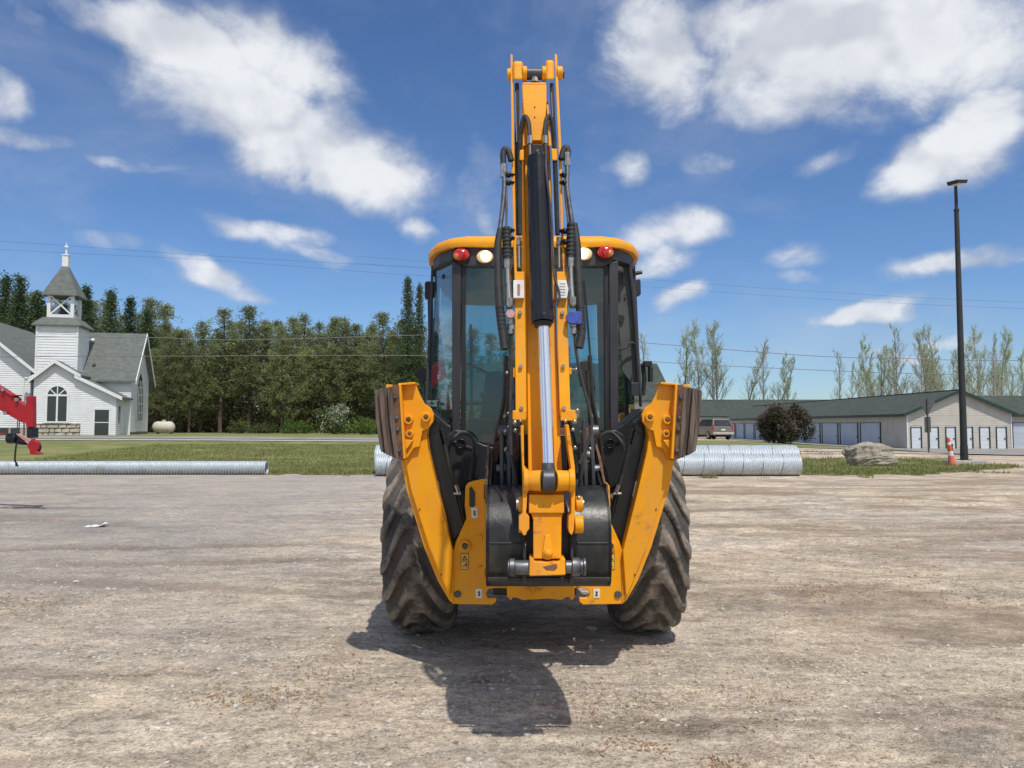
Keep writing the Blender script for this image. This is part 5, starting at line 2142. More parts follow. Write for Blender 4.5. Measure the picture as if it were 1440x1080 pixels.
for s in (-1, 1):
    mb = B()
    x = CXM + s * .80
    mb.add([(x, 6.0, 1.3), (x, 6.42, 1.3), (x - s * .03, 6.42, 2.79), (x - s * .03, 6.0, 2.79)], [(0, 1, 2, 3)])
    mb.add([(x, 6.5, 1.3), (x - s * .10, 7.2, 1.3), (x - s * .13, 7.14, 2.79), (x - s * .03, 6.5, 2.79)], [(0, 1, 2, 3)])
    mb.build('side_window', GLASS2, bh, split=True)
mb = B()
mb.add([(CXM - .66, 7.25, 1.3), (CXM + .66, 7.25, 1.3), (CXM + .62, 7.17, 2.79), (CXM - .62, 7.17, 2.79)], [(0, 1, 2, 3)])
mb.build('windscreen', GLASS2, bh)

# right rear: opened window frame and the grey inner panel
mb = B()
GREYP = simple('grey_inner_panel', (.085, .092, .088), .55, col2=(.07, .075, .073))
mb.prism([P(a, b_, 5.72) for a, b_ in [(868, 372), (884, 364), (891, 430), (897, 556), (890, 541), (875, 522), (869, 440)]], (0, .025, 0))
pn = mb.build('inner_panel', GREYP, bh, .004)
mb = B()
q = P(873, 448, 5.71)
mb.cyl(q, q + Vector((0, -.01, 0)), .027, .027, 18)
for a, b_ in ((890, 485), (889, 528), (880, 415)):
    q = P(a, b_, 5.71)
    mb.cyl(q, q + Vector((0, -.01, 0)), .008, .008, 10)
mb.build('speaker_hole', PLAS, pn, split=True)
mb = B()
mb.tube([P(883.5, 360, 5.68), P(891.5, 430, 5.68), P(899.5, 556, 5.68)], .017, 6, 4)
mb.tube([P(868, 491, 5.62), P(880, 489, 5.66), P(888, 482, 5.66), P(893, 484, 5.67)], .010, 6, 4)
mb.box(P(883, 0, 5.6).x, P(893, 0, 5.6).x, 5.6, 5.68, P(0, 556, 5.6).z, P(0, 538, 5.6).z)
mb.build('window_frame', CABBLK, bh, .004)
mb = B()
mb.tube([P(904, 512, 5.8), P(906, 535, 5.8), P(904, 556, 5.8)], .018, 8, 4)
mb.box(P(900, 0, 5.8).x, P(911, 0, 5.8).x, 5.76, 5.84, P(0, 516, 5.8).z, P(0, 508, 5.8).z)
mb.box(P(907, 0, 5.8).x, P(912, 0, 5.8).x, 5.76, 5.84, P(0, 537, 5.8).z, P(0, 516, 5.8).z)
mb.build('window_strut', PLAS, bh, .005)

# mirrors
for (pts_, Y) in (([(597, 397), (600, 395), (612, 396), (613.5, 404), (611, 416), (606, 420.5), (597, 420)], 6.05),
                  ([(889, 395), (899, 392), (901, 394), (901.5, 414), (898, 416), (889, 415)], 6.0)):
    mb = B()
    mb.prism([P(a, b_, Y) for a, b_ in pts_], (0, .06, 0))
    mb.build('mirror', PLAS, bh, .012, seg=3)
mb = B()
mb.prism([P(a, b_, 6.2) for a, b_ in [(585.5, 520), (592, 517), (599, 518), (602, 524), (599, 534), (594, 540), (589, 538)]], (0, .05, 0))
mb.tube([P(596, 536, 6.22), P(597, 550, 6.2), P(599, 566, 6.1)], .010, 6, 4)
mb.build('mirror', PLAS, bh, .012, seg=3)
mb = B()
mb.tube([P(610, 387, 5.95), P(622, 391, 5.8), P(636, 389, 5.56)], .010, 6, 4)
mb.ball(P(625, 389, 5.7), .022)
mb.tube([P(888, 387, 5.9), P(896, 384, 5.9), P(903, 383, 5.9)], [.012, .016, .014], 8, 4)
mb.tube([P(875, 384, 5.66), P(877, 398, 5.66)], .010, 6, 3)
mb.build('mirror_arm', PLAS, bh, split=True)

# lamps
for s, red, wht in ((-1, (648.7, 358.3), (683, 360.4)), (1, (851.5, 354.6), (820.2, 356.4))):
    c = P(red[0], red[1], 5.43)
    mb = B()
    mb.ball(c, .061, .03, .046, 20, 12)
    tl_ = mb.build('tail_lamp', REDM, bh)
    mb = B()
    mb.ball(c + Vector((s * .026, -.008, -.010)), .028, .022, .028, 14, 8)
    mb.build('amber_section', AMBM, tl_)
    mb = B()
    mb.lathe(c + Vector((0, .03, 0)), (0, -1, 0), [(0, .064), (.02, .066)], 24)
    mb.build('lamp_bezel', PLAS, tl_)
    c = P(wht[0], wht[1], 5.43)
    mb = B()
    mb.ball(c + Vector((s * .006, .012, 0)), .060, .03, .046, 20, 12)
    wl = mb.build('work_lamp', LAMPG, bh)
    mb = B()
    mb.ball(c + Vector((0, -.004, 0)), .040, .028, .040, 18, 12)
    mb.build('lit_lens', LIT, wl)

# interior
mb = B()
mb.box(CXM - .40, CXM + .10, 6.15, 6.65, 1.55, 1.70)
mb.hexa([(CXM - .42, 6.05, 1.62), (CXM + .12, 6.05, 1.62), (CXM + .12, 6.17, 1.62), (CXM - .42, 6.17, 1.62)],
        [(CXM - .37, 5.95, 2.02), (CXM + .06, 5.95, 2.02), (CXM + .06, 6.05, 2.02), (CXM - .37, 6.05, 2.02)])
mb.box(CXM - .24, CXM + .02, 6.2, 6.55, 1.2, 1.55)
mb.build('seat', SEAT, bh, .04, seg=4)
mb = B()
mb.tube([(CXM - .1, 6.95, 1.25), (CXM - .1, 6.85, 1.7), (CXM - .1, 6.78, 1.88)], .035, 8, 3)
pts = [(CXM - .1 + math.cos(a) * .19, 6.76 + math.sin(a) * .12, 1.90 + math.sin(a) * .14) for a in [2 * PI * k / 20 for k in range(21)]]
mb.tube(pts, .014, 6, 1)
mb.hexa([(CXM - .35, 6.9, 1.3), (CXM + .5, 6.9, 1.3), (CXM + .5, 7.18, 1.3), (CXM - .35, 7.18, 1.3)],
        [(CXM - .3, 7.0, 1.72), (CXM + .2, 7.0, 1.72), (CXM + .2, 7.15, 1.72), (CXM - .3, 7.15, 1.72)])
mb.build('steering_column', PLAS, bh, .01)
mb = B()
for a, b_ in ((-.40, .24), (.25, .20), (.42, .26)):
    mb.cut()
    mb.box(CXM + a - .09, CXM + a + .09, 5.7, 6.1, 1.2, 1.58 + b_ * .3)
    mb.tube([(CXM + a, 5.85, 1.62), (CXM + a + .02, 5.83, 1.80)], .012, 6, 1)
    mb.ball((CXM + a + .02, 5.83, 1.83), .032)
mb.build('control_console', PLAS, bh, .015)
mb = B()
mb.tube([P(657, 511, 5.9), P(690, 527, 5.9), P(722, 548, 5.9)], .010, 6, 1)
mb.tube([P(662, 456, 7.0), P(663, 530, 7.0), P(663, 600, 7.0)], .014, 6, 1)
mb.tube([P(655, 568, 7.0), P(690, 567, 7.0), P(740, 566, 7.0)], .014, 6, 1)
mb.build('grab_rail', PLAS, bh, split=True)
# wiper and motor housing on the right half of the rear window
mb = B()
mb.tube([P(821.5, 395, 5.475), P(826, 450, 5.475), P(831, 512, 5.475), P(833, 540, 5.475)], .007, 6, 3)
mb.build('wiper', PLAS, bh)
mb = B()
mb.prism([P(a, b_, 5.47) for a, b_ in [(817, 507), (828, 505), (834, 525), (838, 545), (835, 553), (828, 554), (817, 542), (813, 525)]], (0, .05, 0))
mb.build('wiper_motor', PLAS, bh, .015, seg=3)

# --- stabilizers
ARM = [(562, 556), (584, 552), (603, 585), (600, 614), (602.5, 634), (615.5, 690), (637, 775.5), (638.5, 800), (638, 849.5), (632, 845), (615.5, 817), (596, 769), (571.8, 690), (562.5, 640)]
ARMF = [(568, 556), (584, 552), (603, 585), (600, 614), (602.5, 634), (615.5, 690), (637, 775.5), (633, 838), (630, 836), (622, 816), (603, 769), (578, 690), (568, 640)]
HEADP = [(559.7, 540), (583.3, 538), (591, 557), (597, 568), (606, 574), (610, 583), (609, 593), (602, 603), (594, 606), (590, 628), (582, 630), (571, 647), (564, 648), (562, 600)]
FRAME = [(637, 775), (641, 762), (656, 729), (653.5, 711), (654.5, 684), (658, 679), (664, 677), (679, 674), (684, 676), (684, 795), (700, 815), (699, 826), (686, 829), (683, 835), (686, 841), (698, 841), (698, 846), (693, 850.5), (636, 849.5)]
for s in (-1, 1):
    mb = B()
    mb.prism(PL(s, ARM, 4.975), (0, .11, 0))
    mb.prism(PL(s, ARMF, 4.945), (0, .03, 0))
    leg = mb.build('stabilizer_leg', YEL, bh, .006)
    mb = B()
    mb.prism(PL(s, HEADP, 4.91), (0, .034, 0))
    mb.prism(PL(s, [(559.5, 539), (584, 537), (584, 540.5), (559.5, 542)], 4.86), (0, .20, 0))
    mb.prism(PL(s, [(560.5, 541), (564, 541), (570.5, 645), (567, 646)], 4.84), (0, .20, 0))
    mb.prism(PL(s, [(568.5, 618), (581, 619), (574, 629), (570, 634)], 4.885), (0, .03, 0))
    hp = mb.build('head_plate', YEL, leg, .004)
    for (a, b_, r_) in ((575, 590, .030), (599.5, 586.5, .030), (576.5, 609.5, .024)):
        q = mr(s, P(a, b_, 4.91))
        mb = B()
        mb.lathe(q, (0, -1, 0), [(-.02, r_), (.022, r_), (.026, r_ * .9), (.026, r_ * .55), (.012, r_ * .5)], 20)
        bs = mb.build('pin_boss', YEL, leg)
        mb = B()
        mb.lathe(q, (0, -1, 0), [(.010, r_ * .52), (.024, r_ * .5), (.030, r_ * .3), (.030, .001)], 16)
        mb.build('pin', RUST, bs)
    for (a, b_) in ((590, 716), (620.5, 808)):
        q = mr(s, P(a, b_, 4.945))
        mb = B()
        mb.cyl(q, q + Vector((0, -.006, 0)), .006, .005, 8)
        mb.build('plug', RUST, leg)
    # street pad: stacked rubber blocks on a steel plate
    pad = B()
    pad.prism(PL(s, [(551, 550), (552, 541), (561, 541), (570.5, 645), (566, 648), (556, 644)], 4.85), (0, .30, 0))
    pad = pad.build('foot_pad', RUST, leg, .004)
    for k, (x0_, x1_, t_, b0, b1, yo) in enumerate([(526, 532.6, 549, 634, 638, .02), (532.2, 539.6, 547, 638, 641, -.012), (539.2, 545.4, 546, 641, 644, .010), (545.0, 552, 545, 643, 646, -.018)]):
        mb = B()
        jj = [random.uniform(-.8, .8) for _ in range(8)]
        body = [(x0_ + jj[0], t_ + 1), (x0_ + 1, t_ - .5), (x1_ - .5, t_ - 1.5), (x1_ + .4, 575 + jj[1]), (x1_ + jj[2], 600), (x1_ + 1.5, b1), (x0_ + 2.5, b0), (x0_ + 1 + jj[3], 615), (x0_ + jj[4], 590)]
        body = [(a + (b_ - 548) * .075, b_) for a, b_ in body]
        mb.prism(PL(s, body, 4.86 + yo), (0, .28, 0))
        mb.build('pad_block', PADM, pad, .006)
    for b_ in (558, 587, 603, 633):
        q = mr(s, P(556.5 + (b_ - 558) * .075, b_, 4.85))
        mb = B()
        mb.cyl(q, q + Vector((0, -.014, 0)), .012, .010, 8)
        mb.build('bolt', STEEL, pad)
    mb = B()
    mb.prism(PL(s, [(542, 550), (542.5, 540.5), (552, 541), (552, 550)], 4.9), (0, .18, 0))
    mb.build('pad_bracket', YEL, pad, .004)
    # hydraulic ram of the leg
    mb = B()
    tA, tB_ = PL(s, [(600, 604), (617, 600)], 5.08), PL(s, [(636, 764), (654, 742)], 5.08)
    mb.hexa([tB_[0], tB_[1], tB_[1] + Vector((0, .12, 0)), tB_[0] + Vector((0, .12, 0))], [tA[0], tA[1], tA[1] + Vector((0, .12, 0)), tA[0] + Vector((0, .12, 0))])
    mb.hexa(*[[mr(s, P(a + (dx), b_, 5.03 + dy)) for dx, dy in ((0, 0), (4, 0), (4, .1), (0, .1))] for a, b_ in ((653, 741), (619, 603))])
    rm = mb.build('stabilizer_ram', BLK, bh, .012, seg=3)
    mb = B()
    mb.lathe(mr(s, P(609, 598, 5.12)), (0, 1, 0), [(-.05, .001), (-.05, .045), (.07, .045)], 20)
    mb.build('ram_eye', BLK, rm)
    # hoses
    mb = B()
    mb.tube(PL(s, [(632, 662)], 5.2) + PL(s, [(630, 640), (634, 622)], 5.25) + PL(s, [(648, 608.5), (662, 613), (667.5, 628)], 5.3) + PL(s, [(665, 650), (661, 676)], 5.35), .0125, 8, 6)
    mb.tube(PL(s, [(625, 625), (632, 655), (640, 682), (643, 688)], 5.02), .010, 8, 5)
    mb.build('ram_hose', HOSE, rm, split=True)
    mb = B()
    mb.cyl(mr(s, P(641, 682, 5.02)), mr(s, P(645, 693, 5.02)), .014, .014, 8)
    mb.cyl(mr(s, P(638, 694, 5.02)), mr(s, P(648, 694, 5.02)), .010, .010, 8)
    mb.build('hose_fitting', ZINC, rm, split=True)
    # frame side plate
    mb = B()
    mb.prism(PL(s, FRAME, 4.985), (0, .035, 0))
    mb.prism(PL(s, [(678, 674), (684, 676), (684, 800), (680, 800)], 4.94), (0, .05, 0))
    mb.prism(PL(s, [(672, 797), (682, 797), (682, 812), (672, 812)], 4.955), (0, .03, 0))
    fr_ = mb.build('frame_plate', YEL, bh, .005)
    mb = B()
    q = mr(s, P(643.7, 835.5, 4.985))
    mb.cyl(q, q + Vector((0, -.012, 0)), .023, .021, 20)
    q = mr(s, P(654, 768, 4.985))
    mb.cyl(q, q + Vector((0, -.030, 0)), .018, .018, 16)
    mb.build('pin', DSTEEL, fr_, .002, split=True)
    mb = B()
    mb.lathe(mr(s, P(654, 767, 4.985)), (0, -1, 0), [(0, .034), (.022, .034), (.025, .020), (.010, .019)], 20)
    mb.lathe(mr(s, P(674.5, 756, 4.985)), (0, -1, 0), [(0, .018), (.02, .018), (.02, .001)], 14)
    mb.build('pin_boss', YEL, fr_, split=True)
    mb = B()
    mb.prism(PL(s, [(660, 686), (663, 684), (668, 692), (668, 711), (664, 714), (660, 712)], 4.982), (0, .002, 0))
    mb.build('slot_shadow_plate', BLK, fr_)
    # stickers
    for k, (x0_, x1_, y0_, y1_) in enumerate([(663, 671.5, 714, 728.5), (669, 678, 828, 841)]):
        mb = B()
        mb.prism(PL(s, [(x0_, y0_), (x1_, y0_), (x1_, y1_), (x0_, y1_)], 4.981), (0, .003, 0))
        st = mb.build('white_sticker', WHITEST, fr_)
        mb = B()
        cx_, cy_ = (x0_ + x1_) / 2, (y0_ + y1_) / 2
        mb.prism(PL(s, [(cx_ - 1.5, cy_ + 3.5), (cx_ + 1.5, cy_ + 4), (cx_ + 1.8, cy_ + 1), (cx_ + .4, cy_ + .6), (cx_ + 1.6, cy_ - 1.8), (cx_ - .3, cy_ - 3.8), (cx_ - 1.8, cy_ - 1), (cx_ - .6, cy_ + .4)], 4.979), (0, .001, 0))
        mb.build('sticker_print', PRINT, st)
    mb = B()
    mb.prism(PL(s, [(648, 778), (659.2, 778), (659.2, 801), (648, 801)], 4.982), (0, .003, 0))
    st = mb.build('warning_sticker', PRINT, fr_)
    mb = B()
    mb.prism(PL(s, [(648.7, 778.8), (658.5, 778.8), (658.5, 789.2), (648.7, 789.2)], 4.9805), (0, .001, 0))
    mb.prism(PL(s, [(648.7, 790.0), (658.5, 790.0), (658.5, 800.2), (648.7, 800.2)], 4.9805), (0, .001, 0))
    mb.build('sticker_face', STKY, st, split=True)
    mb = B()
    mb.prism(PL(s, [(649.6, 788), (653.6, 780.4), (657.6, 788)], 4.9795), (0, .001, 0))
    mb.prism(PL(s, [(654.4, 792.4), (657.4, 791.6), (657.4, 798.5), (656, 798.5), (655.9, 794.6), (654, 795.6)], 4.9795), (0, .001, 0))
    mb.prism(PL(s, [(650.5, 796), (654, 794.6), (654.5, 796), (651, 797.5)], 4.9795), (0, .001, 0))
    mb.build('warning_triangle', PRINT, st)
    mb = B()
    mb.prism(PL(s, [(651.6, 786.8), (653.6, 782.8), (655.6, 786.8)], 4.9785), (0, .0008, 0))
    mb.build('triangle_face', STKY, st)
    mb = B()
    mb.prism(PL(s, [(653.2, 783.8), (654.1, 783.8), (653.9, 786.2), (653.3, 786.2)], 4.9775), (0, .0008, 0))
    mb.build('warning_mark', PRINT, st)

# cross members and king post
mb = B()
mb.box(CXM - .55, CXM + .55, 5.02, 5.14, .55, .75)
mb.box(CXM - .45, CXM - .33, 5.0, 5.12, .9, 1.20)
mb.box(CXM + .33, CXM + .45, 5.0, 5.12, .9, 1.20)
mb.build('rear_frame', YELW, bh, .006)
mb = B()
mb.prism([P(a, b_, 4.5) for a, b_ in [(713, 815), (808, 815), (808, 841), (803, 845), (801, 840), (795, 840), (790, 844), (770, 842), (757, 843), (735, 844), (727, 841), (721, 840), (719, 845), (713, 840)]], (0, .10, 0))
mb.build('lower_bracket', YELW, bh, .006)
mb = B()
mb.box(CXM - .17, CXM + .17, 4.62, 5.04, .62, 1.22)
mb.cyl((CXM, 4.80, .56), (CXM, 4.80, 1.30), .11, .11, 20)
mb.build('king_post', BLK, bh, .012)
mb = B()
mb.cyl((CXM - .34, 4.85, 1.18), (CXM - .12, 4.85, 1.18), .05, .05, 14)
mb.cyl((CXM + .12, 4.85, 1.18), (CXM + .34, 4.85, 1.18), .05, .05, 14)
mb.box(CXM - .40, CXM + .40, 5.15, 5.30, .85, 1.25)
mb.build('slew_ram', BLK, bh, .01, split=True)
# hidden lower boom behind the dipper, and its ram
boom = B()
bx = CXM - .02
boom.hexa([(bx - .08, 4.62, 1.05), (bx + .10, 4.62, 1.05), (bx + .10, 4.86, 1.05), (bx - .08, 4.86, 1.05)],
          [(bx - .09, 4.22, 3.42), (bx + .06, 4.22, 3.42), (bx + .06, 4.42, 3.40), (bx - .09, 4.42, 3.40)])
boom = boom.build('boom', YEL, bh, .01)

# --- dipper and its ram
def Yd(py):
    return 4.08 - (py - 85) * .43 / 700


def D(px, py, off=0.0):
    return P(px, py, Yd(py) + off)


def bar(mb, left, right, off, depth):
    """long member given by its left and right outline [(px, py), ...] along the dipper"""
    vs = []
    for l, r in zip(left, right):
        vs += [D(*l, off), D(*r, off), D(*r, off + depth), D(*l, off + depth)]
    n = len(left)
    fs = [(0, 1, 2, 3), tuple(reversed(range(4 * n - 4, 4 * n)))]
    for i in range(n - 1):
        a = 4 * i
        fs += [(a + k, a + 4 + k, a + 4 + (k + 1) % 4, a + (k + 1) % 4) for k in range(4)]
    mb.add(vs, fs)


def axx(mb, x0, x1, py, r, off, n_=18, r1=None):
    """cylinder across the machine between two pixel columns"""
    mb.cyl(D(x0, py, off), D(x1, py, off), r, r if r1 is None else r1, n_)


dip = B()
bar(dip, [(736, 205), (739, 350), (741, 500), (743, 668)], [(773, 205), (779, 350), (783.6, 500), (790.5, 668)], .035, .20)
dip = dip.build('dipper', YEL, bh, .006)
for (L_, R_) in (([(717.8, 76), (719.2, 200), (721.6, 330), (724.6, 440)], [(720.8, 77), (723.2, 200), (725.6, 330), (728.4, 440)]),
                 ([(779.8, 76), (785.0, 200), (788.6, 330), (795.4, 440)], [(783.3, 77), (789.0, 200), (792.4, 330), (799.2, 440)])):
    mb = B()
    bar(mb, L_, R_, -.01, .19)
    mb.build('side_plate', YEL, dip, .003)
mb = B()
bar(mb, [(733.8, 119), (735.5, 150), (741.5, 198)], [(768.6, 119), (768.6, 150), (764.2, 198)], -.045, .14)
bar(mb, [(735.2, 116), (733.8, 119)], [(767.4, 116), (768.6, 119)], -.040, .13)
bx_ = mb.build('dipper_nose_box', YEL, dip, .012, seg=4)
mb = B()
for py in (151, 165):
    q = D(752, py, -.045)
    mb.cyl(q + Vector((0, .002, 0)), q + Vector((0, -.003, 0)), .004, .004, 8)
mb.build('plug', PRINT, bx_, split=True)
mb = B()
bar(mb, [(735.2, 147), (735.2, 205)], [(738, 147), (739.2, 205)], -.035, .12)
bar(mb, [(768.8, 147), (771.8, 205)], [(771, 147), (775.2, 205)], -.035, .12)
mb.build('side_strip', YEL, dip, .002, split=True)
for (a, b_, t_) in ((721.2, 735.5, 86), (767, 779.4, 84.5)):
    mb = B()
    bar(mb, [(a, t_), (a, 113)], [(b_, t_), (b_, 113)], -.035, .16)
    mb.build('head_boss', YEL, dip, .016, seg=4)
mb = B()
axx(mb, 735, 741, 104, .040, 0)
axx(mb, 762, 768, 104, .040, 0)
axx(mb, 713, 719, 105, .032, .01)
axx(mb, 783, 791, 103, .036, .01)
mb.build('pin_boss', YEL, dip, .004, split=True)
mb = B()
axx(mb, 740, 763, 104, .031, 0)
axx(mb, 790, 793.5, 104, .024, .01)
mb.build('head_pin', DSTEEL, dip, .004, split=True)
mb = B()
mb.cyl(D(752, 117, -.01), D(752, 110, -.01), .026, .018, 8)
mb.cyl(D(752, 110, -.01), D(752, 102, -.02), .007, .007, 8)
mb.ball(D(789, 98, -.01), .014)
mb.build('grease_fitting', ZINC, dip)
# bosses lower down where the channel narrows
mb = B()
bar(mb, [(730, 211), (730.5, 226)], [(737, 210), (738, 226)], -.03, .1)
bar(mb, [(774.5, 209), (775.5, 226)], [(783, 208), (784, 226)], -.03, .1)
mb.build('channel_boss', YEL, dip, .008, seg=3, split=True)
# bolted covers (bright flanges) left and right of the ram
for (L_, R_) in (([(723.6, 382), (724.0, 470), (725, 587)], [(738.4, 382), (739.2, 470), (740.6, 587)]),
                 ([(782.8, 382), (783.6, 470), (787, 585)], [(797.8, 382), (798.8, 470), (802.4, 585)])):
    mb = B()
    bar(mb, L_, R_, -.012, .10)
    cv = mb.build('side_cover', YEL, dip, .004)
    xm_ = (L_[1][0] + R_[1][0]) / 2
    for py in (440, 515, 574):
        mb = B()
        q = D(xm_ + (py - 470) * .015, py, -.012)
        mb.cyl(q, q + Vector((0, -.018, 0)), .010, .010, 6)
        mb.build('bolt', ZINC, cv)
mb = B()
bar(mb, [(720.5, 577), (720.5, 591)], [(740, 577), (740, 591)], -.02, .12)
bar(mb, [(788, 574), (788, 592)], [(811, 577), (811, 592)], -.02, .12)
bar(mb, [(721.5, 517), (721.5, 531)], [(724.5, 517), (724.5, 531)], 0, .06)
bar(mb, [(799.5, 517), (799.5, 527)], [(804, 517), (804, 527)], 0, .06)
mb.build('cover_foot', YELW, dip, .006, split=True)
mb = B()
for (a, b_, r_) in ((732, 592, .009), (795, 592, .009), (724, 594, .012), (808, 593, .013), (714.5, 581, .007), (812, 577, .010), (810.3, 519.5, .010), (713, 524, .008), (724.5, 605, .010), (805.5, 604, .010),
                    (808.5, 629, .009), (733, 610, .009)):
    mb.ball(D(a, b_, -.02), r_, None, None, 10, 7)
for (a, a2, b_) in ((803, 809, 519.5), (713.5, 717, 600)):
    mb.cyl(D(a, b_, -.02), D(a2, b_, -.02), .004, .004, 6)
mb.build('bolt_head', ZINC, dip, split=True)
# labels
for (x0_, x1_, red) in ((721.8, 737.2, True), (784, 799.4, False)):
    mb = B()
    mb.prism([D(x0_, 394, -.045), D(x1_ - (0 if red else 3), 394, -.045), D(x1_, 407, -.045), D(x1_ - (0 if red else 2), 419, -.045), D(x0_, 419, -.045)], (0, .032, 0))
    lb_ = mb.build('white_label', WHITEST, dip, .002)
    mb = B()
    if red:
        mb.prism([D(727.5, 399.5, -.0475), D(731.3, 399.5, -.0475), D(731.3, 415, -.0475), D(727.5, 415, -.0475)], (0, .003, 0))
        mb.build('label_print', PRINTR, lb_)
    else:
        for k in range(5):
            mb.prism([D(787, 398 + k * 4, -.0475), D(795, 398 + k * 4, -.0475), D(795, 399 + k * 4, -.0475), D(787, 399 + k * 4, -.0475)], (0, .003, 0))
        mb.build('label_print', simple('grey_print', (.50, .50, .49), .6), lb_)

# bucket ram in front of the dipper
mb = B()
mb.cyl(D(755.8, 222, -.075), D(762.8, 448, -.085), .0555, .0575, 28)
mb.cyl(D(762.8, 446, -.085), D(763.2, 454, -.087), .060, .056, 28)
mb.cyl(D(763.2, 454, -.087), D(763.4, 460, -.087), .050, .040, 28)
bar(mb, [(747.5, 203), (747.5, 226)], [(764.5, 203), (764.5, 226)], -.10, .08)
ram = mb.build('bucket_ram', BLK, dip, .003)
mb = B()
mb.cyl(D(764.2, 458, -.087), D(771, 652, -.10), .0295, .0295, 28)
mb.build('ram_rod', CHROME, ram)
mb = B()
mb.cyl(D(770.8, 648, -.10), D(771.2, 664, -.10), .028, .034, 20)
mb.cyl(D(762.2, 676, -.10), D(780.5, 676, -.10), .056, .056, 26)
mb.build('ram_eye', DSTEEL, ram, .008, seg=3)
mb = B()
mb.cyl(D(757.5, 450, -.087), D(769.5, 450, -.087), .004, .004, 6)
q = D(756, 212, -.10)
mb.cyl(q, q + Vector((0, -.004, 0)), .008, .008, 8)
mb.build('gland_ring', STEEL, ram)
mb = B()
mb.tube([D(767, 203, -.10), D(768.5, 245, -.125), D(775, 300, -.115), D(777.5, 350, -.115), D(779.5, 388, -.12), D(785.5, 408, -.12), D(786.3, 422, -.12), D(779, 432, -.12)], .0062, 8, 6)
mb.build('steel_pipe', DSTEEL, ram)

# knuckle, links and nose
mb = B()
mb.cyl(D(743, 676, -.085), D(762, 676, -.10), .047, .050, 22)
mb.cyl(D(736, 676, -.085), D(743, 676, -.085), .056, .056, 22)
mb.cut()
mb.cyl(D(780.6, 676, -.10), D(800, 676, -.085), .050, .047, 22)
mb.cyl(D(800, 676, -.085), D(808, 676, -.085), .056, .056, 22)
mb.build('knuckle', YELW, dip, .004)
for pts in ([(732, 598), (736.4, 597), (737.2, 655), (741.5, 661), (741.5, 690), (740.5, 715), (739.5, 722), (744.4, 727), (744.4, 744), (741, 748), (739.5, 753), (735.5, 753), (733.5, 748), (729.6, 744), (729.6, 727), (734.5, 722), (735, 692), (734.5, 662), (733, 630)],
            [(795, 597), (799.8, 597), (804, 625), (808.5, 657), (809, 690), (808.5, 722), (807, 745), (804.5, 753), (801, 750), (799.2, 744), (799.4, 727), (803, 722), (803.5, 690), (803.6, 664), (799, 632)]):
    mb = B()
    mb.prism([D(a, b_, -.095) for a, b_ in pts], (0, .11, 0))
    mb.build('tipping_link', YELW, dip, .004)
mb = B()
axx(mb, 729, 735.5, 709, .036, -.03)
axx(mb, 809, 819.2, 709, .037, -.03)
axx(mb, 807.5, 820, 737.5, .042, -.04)
axx(mb, 729.3, 735, 737.5, .040, -.04)
mb.build('link_boss', YELW, dip, .006, split=True)
mb = B()
axx(mb, 812.5, 816, 699.5, .010, -.05)
mb.ball(D(814, 700, -.06), .011)
axx(mb, 726, 729.3, 709, .028, -.03)
axx(mb, 819, 820.5, 709, .026, -.03)
mb.build('link_pin', ZINC, dip, split=True)
mb = B()
bar(mb, [(743.5, 695), (743.5, 722)], [(793, 695), (793.5, 722)], -.075, .15)
bar(mb, [(744, 691.5), (743.5, 695)], [(792, 691.5), (793, 695)], -.02, .10)
bar(mb, [(745.5, 719), (749.5, 731), (749.8, 786)], [(792, 719), (789.8, 731), (789.2, 786)], -.060, .12)
mb.prism([D(a, b_, -.075) for a, b_ in [(744.5, 785), (750, 785), (752, 790), (786, 790), (789, 784.5), (795, 785.5), (795.4, 809), (744.2, 810.5)]], (0, .14, 0))
nose = mb.build('dipper_foot', YELW, dip, .006)
mb = B()
mb.prism([D(a, b_, -.075) for a, b_ in [(766.5, 752), (774, 752), (778.5, 776), (778, 784), (773, 787.5), (766, 787), (763, 782), (763.2, 774)]], (0, .02, 0))
mb.ball(D(771, 778, -.078), .022, .018, .02)
mb.build('foot_pocket', YEL, nose, .005)
mb = B()
mb.prism([D(a, b_, -.0755) for a, b_ in [(763, 797), (772, 795), (783, 793), (784, 799), (779, 803), (768, 802)]], (0, .004, 0))
mb.build('bare_patch', RUST, nose)
mb = B()
axx(mb, 724, 744, 798, .034, -.02)
axx(mb, 716.5, 724, 798, .042, -.02)
axx(mb, 714, 716.5, 798, .034, -.02)
mb.cut()
axx(mb, 795, 804, 797, .030, -.02)
axx(mb, 804, 815, 797, .043, -.02)
axx(mb, 815, 820, 797, .034, -.02)
axx(mb, 820, 823.5, 797, .040, -.02)
mb.build('bucket_pin', STEEL, dip, .003)

# --- bucket
bc = B()
bxc = P(771.3, 760, 3.76).x
hwb = .303
prof = [(4.06, 1.285), (3.97, 1.285), (3.86, 1.255), (3.78, 1.19), (3.735, 1.10), (3.725, 1.0), (3.735, .91), (3.76, .845), (3.80, .815), (3.92, .79), (4.08, .80), (4.26, .88), (4.40, 1.03), (4.49, 1.24), (4.52, 1.44)]
inn = []
for i, (y, z) in enumerate(prof):
    a = Vector(prof[max(0, i - 1)])
    b_ = Vector(prof[min(len(prof) - 1, i + 1)])
    d = (b_ - a).normalized()
    inn.append((y - d.y * .014, z + d.x * .014))
n_ = len(prof)
vs_ = [(bxc - hwb, y, z) for y, z in prof] + [(bxc + hwb, y, z) for y, z in prof] + [(bxc - hwb, y, z) for y, z in inn] + [(bxc + hwb, y, z) for y, z in inn]
fs_, sm_ = [], []
for i in range(n_ - 1):
    fs_ += [(i, n_ + i, n_ + i + 1, i + 1), (2 * n_ + i, 2 * n_ + i + 1, 3 * n_ + i + 1, 3 * n_ + i)]
    sm_ += [True, True]
